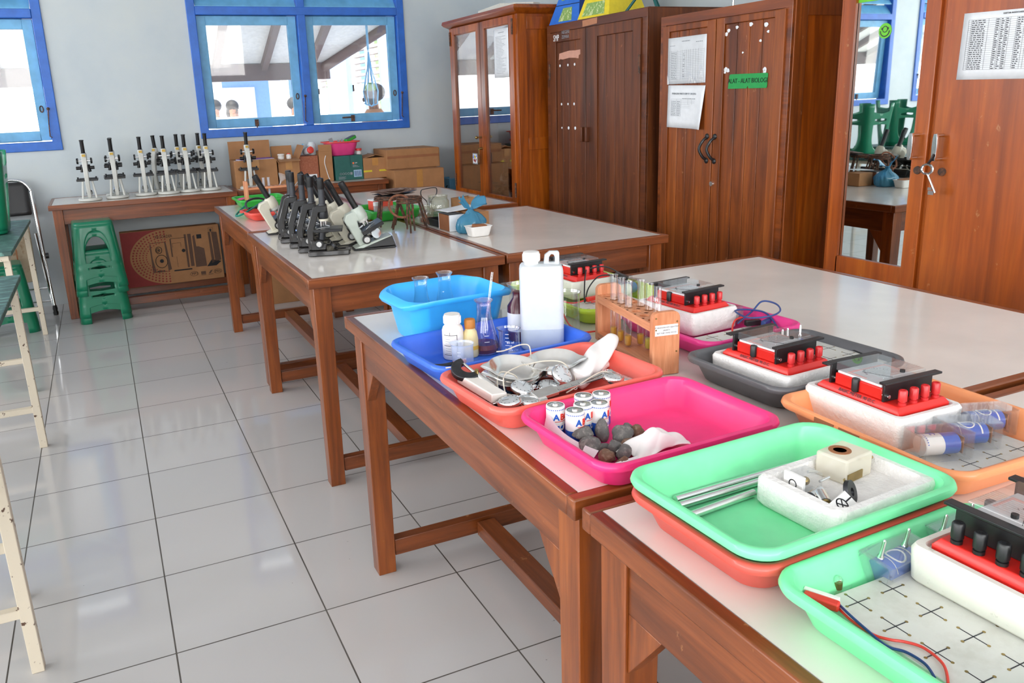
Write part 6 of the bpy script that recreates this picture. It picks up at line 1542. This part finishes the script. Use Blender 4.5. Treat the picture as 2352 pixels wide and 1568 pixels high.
def white_scope(label, loc, rz):
    t = thing('microscope', label, 'microscope', loc, rz)
    w = 'whiteenamel'
    obj('base', MB().lathe([(.07, 0), (.077, .004), (.077, .014), (.07, .02), (.0001, .021)], 36), w, t)
    m = MB(); P = spline([(-.02, 0, .02), (-.034, 0, .08), (-.04, 0, .16), (-.032, 0, .24), (-.012, 0, .296)], 6)
    L = []
    for i, p in enumerate(P):
        k = i/(len(P)-1); hw = .011+.006*k; L.append([(p.x-.013, -hw, p.z), (p.x+.013, -hw, p.z), (p.x+.013, hw, p.z), (p.x-.013, hw, p.z)])
    m.loft(L); obj('arm', m, w, t, bev=.004)
    for s in (-1, 1):
        m = MB(); m.loft([[(x-.011, s*y-.006, z), (x+.011, s*y-.006, z), (x+.011, s*y+.006, z), (x-.011, s*y+.006, z)] for x, y, z in ((-.03, .044, .018), (-.015, .03, .135))]); obj('pillar', m, w, t, bev=.002)
    m = MB(); m.box(-.03, -.068, .135, .062, .068, .15); obj('stage', m, 'tubeblack', t, bev=.002)
    m = MB()
    for s in (-1, 1): m.rod((.0, s*.058, .15), (.0, s*.058, .163), .006)
    m.box(-.01, -.05, .15, .035, .05, .155); obj('slide_holder', m, 'darksteel', t, bev=.001)
    m = MB(); m.rod((.006, 0, .232), (.006, 0, .246), .034, .03, 20); obj('turret', m, 'tubeblack', t)
    for a in (.6, 2.2, 3.9, 5.4): obj('objective', MB().rod((.006+.02*math.cos(a), .024*math.sin(a), .234), (.006+.03*math.cos(a), .036*math.sin(a), .196), .009, .0075), 'tubeblack', t)
    m = MB(); m.box(-.012, -.018, .243, .022, .018, .3); obj('body_tube_block', m, w, t, bev=.004)
    for s in (-1, 1):
        m = MB(); m.rod((-.01, s*.016, .272), (-.01, s*.04, .272), .006); obj('knob_shaft', m, 'chrome', t)
        m = MB(); m.rod((-.01, s*.038, .272), (-.01, s*.05, .272), .021, .019, 22); obj('focus_knob', m, 'tubeblack', t, bev=.001)
        m = MB(); m.rod((-.01, s*.03, .225), (-.01, s*.058, .225), .0115); obj('side_knob', m, 'tubeblack', t)
    m = MB(); m.lathe([(.02, .296), (.02, .318), (.017, .322), (.0001, .322)], 22); obj('collar', m, w, t)
    obj('label', MB().box(-.0215, -.011, .3, -.0195, .011, .316), 'gold', t)
    Tm = Matrix.Translation((0, 0, .32)) @ Matrix.Rotation(-.1, 4, 'Y')
    obj('tube', MB().lathe([(.0165, 0), (.0165, .004), (.0128, .007), (.0128, .084), (.0148, .086), (.0148, .092), (.011, .093), (.0001, .092)], 22), 'tubeblack', t, mw=Tm)
    obj('mirror', MB().rod((.012, 0, .05), (.02, 0, .058), .022, None, 20), 'chrome', t)
    return t
zs1 = .7915
ws = white_scope('white microscope with round foot at the end of the wall table above the stools', (-.098, 2.655, zs1), PI/2-.05)
for x, y, r_, lb in ((.078, 2.69, .04, 'white microscope, second from the stool end, another one hiding behind it'), (.082, 2.85, .1, 'white microscope hidden directly behind the second one of the wall row'), (.27, 2.74, 0, 'white microscope, third from the stool end of the wall table'), (.378, 2.895, -.6, 'older white microscope showing a silver tube, behind the fourth one'),
                     (.425, 2.715, -.05, 'white microscope in the front line with the silver-tubed one behind'), (.535, 2.91, -.05, 'white microscope behind the fifth front one of the wall row'), (.572, 2.75, .0, 'white microscope, second from the carton end of the front line'), (.69, 2.93, .1, 'white microscope behind the last one of the wall row'), (.722, 2.755, -.03, 'white microscope in the front line closest to the cardboard boxes')):
    dup(ws, (x, y, zs1), PI/2+r_, lb)
dup(ws, (1.0, 2.655, .787), PI/2, 'lone white microscope in front of the opened cardboard boxes')

# ------------------------------------------------------------------ ironware and oddments on the middle tables
def tripod(label, loc, rz):
    t = thing('iron_tripod', label, 'tripod', loc, rz)
    obj('ring', MB().tube([(.056*math.cos(a), .056*math.sin(a), .132) for a in [i*PI/14 for i in range(28)]], .0045, 8, True), 'iron', t)
    for k in range(3):
        a = k*2*PI/3; obj('leg', MB().rod((.053*math.cos(a), .053*math.sin(a), .132), (.092*math.cos(a), .092*math.sin(a), 0), .0045, None, 8), 'iron', t)
    return t
tp = tripod('rusty iron tripod, lowest of the nested group by the blue bag', (1.265, -.075, zt3), -1.9)
dup(tp, (1.268, -.073, zt3+.0095), -1.72, 'rusty iron tripod, second of the nested group by the blue bag')
dup(tp, (1.266, -.076, zt3+.019), -2.08, 'rusty iron tripod, top one of the nested group by the blue bag')
dup(tp, (1.215, .10, zt3), -.4, 'rusty iron tripod under the wire gauze sheets')
dup(tp, (1.218, .102, zt3+.0095), -.2, 'rusty iron tripod nested over the one carrying the gauze')
t = thing('iron_ring', 'loose rusty iron ring leaning over the nested tripods', 'ring', (1.215, -.105, zt3+.118), 0, rot=(.95, -.45, .3)); obj('ring', MB().tube([(.056*math.cos(a), .056*math.sin(a), 0) for a in [i*PI/16 for i in range(32)]], .0055, 8, True), 'rust', t)
obj('fork', MB().rod((.056, 0, 0), (.06, 0, .01), .005), 'rust', t)
for i, (dx, dy, r_, lb) in enumerate(((0, 0, .3, 'lowest'), (.015, .01, .65, 'second'), (-.012, .012, .1, 'third'), (.008, -.006, .5, 'top'))):
    t = thing('wire_gauze', 'rusty square wire gauze sheet on the tripods, %s of the pile' % lb, 'gauze', (1.275+dx, .165+dy, zt3+.1475+.005*i), 0, rot=(.02, -.04, r_))
    m = MB(); m.grid(lambda u, v: ((u-.5)*.15, (v-.5)*.15, .004*math.sin(5*u+i)*math.sin(4*v)), 12, 12); o = obj('sheet', m, 'gauze' if i > 1 else 'darksteel', t); s = o.modifiers.new('thick', 'SOLIDIFY'); s.thickness = .001
    obj('centre_disc', MB().rod((0, 0, .0045), (0, 0, .0055), .045, None, 20), 'gauze', t)
make_tray('plastic_tray', 'bright green tray of glass tubing beyond the tripods', (1.325, .42, zt3), .05, .29, .34, .055, 'p_green')
for i, (x, y, r_, lb) in enumerate(((1.29, .38, .3, 'nearest the tripods'), (1.33, .42, .5, 'in the middle'), (1.36, .47, .2, 'at the far side'))):
    t = thing('glass_bottle', 'clear glass bottle lying in the bright green tray, '+lb, 'bottle', (x, y, zt3+.03), 0, rot=(0, PI/2, r_)); obj('glass', MB().lathe([(.018, -.05), (.022, -.045), (.022, .02), (.01, .035), (.01, .055)], 18, cap1=False), 'jarglass', t)
t = thing('white_cylinder', 'small white cylinder standing in the bright green tray', 'cylinder', (1.235, .33, zt3+.005)); obj('body', MB().lathe([(.014, 0), (.014, .085), (.0001, .086)], 18), 'milkglass', t); obj('lid', MB().lathe([(.015, .07), (.015, .088), (.0001, .088)], 18), 'paper', t)
t = thing('red_case', 'red plastic case in the bright green tray behind the tripods', 'case', (1.32, .52, zt3+.03), .2); obj('case', MB().box(-.06, -.03, 0, .06, .03, .05), 'p_redtray', t, bev=.004); obj('lid', MB().box(-.061, -.031, .05, .061, .031, .056), 'paper', t)
# glass jars
def glassjar(label, loc, r, h, mat='jarglass'):
    t = thing('glass_jar', label, 'jar', loc)
    obj('glass', MB().lathe([(r*.9, 0), (r, .008), (r, h*.74), (r*.86, h*.84), (r*.84, h*.87), (r*.88, h*.885), (r*.85, h*.91), (r*.88, h*.93), (r*.86, h), (r*.82, h)], 34, cap1=False), mat, t, ang=60)
    return t
j = glassjar('large dusty wide-mouthed glass jar behind the black tray', (1.515, .19, zt3), .056, .118)
obj('contents', MB().lathe([(.05, .004), (.05, .03), (.0001, .034)], 22), 'baggreen', j)
j = glassjar('small glass jar half hidden behind the tripods, beside the large jar', (1.415, .10, zt3), .036, .085)
obj('contents', MB().lathe([(.03, .004), (.031, .025), (.0001, .03)], 22), 'cardred', j)
t = thing('iron_loop', 'black iron loop handle rising behind the large glass jar', 'handle', (1.575, .46, zt3), .1)
m = MB(); m.tube(spline([(-.008, 0, .03), (-.02, 0, .06), (-.048, 0, .09), (-.046, 0, .118), (-.02, 0, .124), (.03, 0, .126), (.046, 0, .118), (.042, 0, .09), (.012, 0, .062), (.006, 0, .03)], 6), .0045, 8, flat=.5); obj('loop', m, 'darksteel', t)
obj('grip_post', MB().rod((0, 0, .0), (0, 0, .075), .006), 'iron', t); obj('foot', MB().box(-.03, -.02, 0, .03, .02, .012), 'iron', t)
t = thing('black_box', 'shallow black plastic box between tripods and brown-sided box', 'box', (1.44, -.03, zt3), .05)
m = MB(); m.loft([rr(a, b, z, .006, 3) for a, b, z in ((.085, .125, 0), (.09, .13, .034), (.085, .125, .034), (.08, .12, .004))]); obj('shell', m, 'p_black', t)
t = thing('brown_sided_box', 'small brown-sided box with a white edge next to the blue bag', 'box', (1.43, -.175, zt3), .03); obj('box', MB().box(-.036, -.06, 0, .036, .06, .072), 'carddark', t, bev=.001); obj('edge_strip', MB().box(-.037, -.066, 0, .037, -.058, .074), 'paper', t); obj('edge_strip', MB().box(-.037, .0562, .0, .037, .0602, .074), 'paper', t); obj('lid', MB().box(-.037, -.056, .072, .037, .056, .076), 'darksteel', t, bev=.002)
t = thing('paper_sheet', 'white sheet of paper lying on the brown-sided box', 'paper', (1.49, -.1, zt3+.0795), .15); m = MB(); m.grid(lambda u, v: ((u-.5)*.17, (v-.5)*.12, .012*u*u), 8, 6); o = obj('sheet', m, 'paper', t); o.modifiers.new('thick', 'SOLIDIFY').thickness = .0006
t = carton('small open cardboard box behind the large glass jar', (1.635, .14, zt3), (.1, .09, .1), 'card', .1, (), tape=False, open_top=True, name='cardboard_box')
t = carton('cardboard box partly hidden behind the tied blue bag', (1.545, -.17, zt3), (.1, .12, .075), 'card', .05, (), tape=False, name='cardboard_box')
# tied blue bag
t = thing('tied_bag', 'crumpled blue plastic bag tied in a knot, green at the bottom', 'bag', (1.47, -.305, zt3), .1)
m = MB(); n = 72; L = []
prof = [(0, .03), (.001, .05), (.006, .056), (.018, .059), (.032, .060), (.046, .059), (.058, .055), (.068, .047), (.077, .037), (.085, .027), (.092, .018), (.099, .011), (.105, .0085)]
for z, r in prof:
    k = min(1, max(0, (z-.02)/.07)); lp = []
    for i in range(n):
        a = 2*PI*i/n; d = Vector((math.cos(a), math.sin(a), z*14))
        q = 1+.10*noise.noise(d*1.7)+.09*noise.noise(d*4+Vector((3, 1, 0)))+.05*abs(math.sin(11*a+z*30))+.13*k*abs(math.sin(6.5*a+2*math.sin(2*a)))-.06*k
        lp.append((r*1.12*q*math.cos(a)+.012*k*(1 if z < .09 else 0), r*.9*q*math.sin(a), z*(1-.12*math.cos(a-.4)*(1-k))))
    L.append(lp)
m.loft(L); o = obj('bag', m, ['bagblue', 'baggreen'], t, ang=70)
obj('contents', MB().loft([rr(a, b, z, .03, 5, -.012, 0) for a, b, z in ((.07, .06, .002), (.085, .075, .008), (.088, .078, .03), (.05, .045, .045))]), 'baggreen', t)
for s_, ln, wd, lean in ((-1, .062, .03, .75), (1, .072, .082, 1.05)):
    m = MB()
    def ear(u, v):
        w = (.007+wd*min(1, u*1.5)**.8)*(v-.5); c = s_*(.006+ln*lean*u)
        return (c-s_*.25*abs(w)+.004*math.sin(9*v+7*u), w*.75+.009*u*math.sin(8*v+s_), .103+ln*.85*u-.025*u*u*(s_ > 0)+w*.55*s_+.010*u*math.sin(10*v+2*u))
    m.grid(ear, 14, 22); e = obj('bag_ear', m, 'bagblue', t, ang=80); e.modifiers.new('thick', 'SOLIDIFY').thickness = .0012
m = MB(); m.loft([[(rx*(1+.2*math.sin(5*a))*math.cos(a), rx*(1+.2*math.sin(5*a+1))*math.sin(a), z) for a in [2*PI*i/24 for i in range(24)]] for z, rx in ((.1, .006), (.103, .0105), (.108, .0115), (.112, .008))]); obj('knot', m, 'bagblue', t)
# white tub
t = thing('white_tub', 'small white tub with a yellowed rim holding a brown piece', 'tub', (1.457, -.412, zt3), .05)
m = MB(); m.loft([rr(a, b, z, .012, 5) for a, b, z in ((.08, .055, 0), (.085, .06, .004), (.102, .074, .04), (.108, .08, .041), (.108, .08, .044), (.1, .072, .044), (.084, .058, .01))]); o = obj('shell', m, ['p_white', 'amber'], t)
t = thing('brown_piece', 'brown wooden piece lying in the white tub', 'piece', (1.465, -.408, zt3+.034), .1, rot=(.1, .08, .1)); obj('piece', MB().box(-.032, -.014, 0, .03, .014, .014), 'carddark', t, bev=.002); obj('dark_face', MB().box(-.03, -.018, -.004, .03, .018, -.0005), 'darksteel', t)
# far end: rack in a green tray, red tray, hose
make_tray('plastic_tray', 'bright green tray under the wooden rack at the far table end', (.85, 1.42, zt3), .02, .30, .30, .055, 'p_green')
make_tray('plastic_tray', 'red tray holding black tubing beside the lone cream microscope', (.755, .83, zt3), .12, .20, .24, .045, 'p_redtray')
t = thing('drying_rack', 'wooden rack with drilled top board standing in the far green tray', 'rack', (.895, 1.35, zt3+.0045), .05)
for x in (-.135, .135): obj('end_panel', MB().box(x-.007, -.035, 0, x+.007, .035, .155), 'rackwood', t, bev=.002)
m = MB(); m.box(-.128, -.032, .105, .128, .032, .117); obj('upper_board', m, 'rackwoodX', t)
m = MB()
for i in range(9):
    for y in (-.016, .012): m.rod((-.11+i*.0275, y, .1171), (-.11+i*.0275, y, .1176), .0085, None, 12)
obj('hole_pattern', m, 'carddark', t); obj('lower_board', MB().box(-.128, -.032, .01, .128, .032, .022), 'rackwoodX', t)
for i, (x, lb) in enumerate(((.87, 'first'), (.90, 'second'))):
    t = thing('test_tube', 'empty test tube poking out of the far wooden rack, %s from the cream microscope side' % lb, 'test tube', (x, 1.362, zt3+.07)); obj('glass', MB().lathe([(.0001, 0), (.007, .005), (.0075, .01), (.0075, .1), (.009, .102)], 14, cap1=False), 'milkglass', t); obj('liquid', MB().lathe([(.0001, .001), (.0062, .006), (.0066, .02), (.0001, .02)], 12), 'milkglass', t)
t = thing('plastic_funnel', 'clear plastic funnel lying on the far wooden rack', 'funnel', (.965, 1.36, zt3+.124), .3, rot=(0, .5, .3)); obj('cone', MB().lathe([(.004, 0), (.006, .02), (.032, .062)], 20, cap0=False, cap1=False), 'plasticbag', t); obj('stem', MB().rod((0, 0, -.02), (0, 0, .002), .004), 'plasticbag', t)
t = thing('pink_paper', 'pink folded paper in the far green tray', 'paper', (.78, 1.44, zt3+.046), .2); m = MB(); m.grid(lambda u, v: ((u-.5)*.12, (v-.5)*.07, .008*math.sin(4*u)), 8, 4); o = obj('sheet', m, 'p_basin', t); o.modifiers.new('thick', 'SOLIDIFY').thickness = .001
cord('teal rubber hose looping over the far table edge and red tray', [(.70, 1.0, zt3+.06), (.65, .96, zt3+.03), (.622, .88, zt3+.02), (.64, .82, zt3+.03), (.70, .86, zt3+.05), (.76, .98, zt3+.058), (.82, 1.12, zt3+.064), (.88, 1.24, zt3+.075)], .0055, 'hose_teal', 'rubber_hose', 'hose')
cord('black rubber tube coiled in the red tray', [(.70, .80, zt3+.02), (.74, .78, zt3+.022), (.80, .82, zt3+.025), (.80, .90, zt3+.03), (.74, .92, zt3+.05), (.69, .90, zt3+.052), (.70, .99, zt3+.075), (.76, 1.06, zt3+.085), (.82, 1.08, zt3+.07), (.86, 1.06, zt3+.02)], .006, 'p_black', 'rubber_tube', 'tube')
t = thing('metal_tongs', 'steel tongs leaning over the far wooden rack towards the eyepieces', 'tongs', (.93, 1.19, zt3+.0)); obj('arm', MB().rod((-.02, 0, .004), (.14, .1, .15), .003), 'chrome', t); obj('arm', MB().rod((.0, -.03, .004), (.15, .08, .13), .003), 'darksteel', t); obj('hinge', MB().ball((.145, .09, .142), .006, 6), 'p_teal', t)
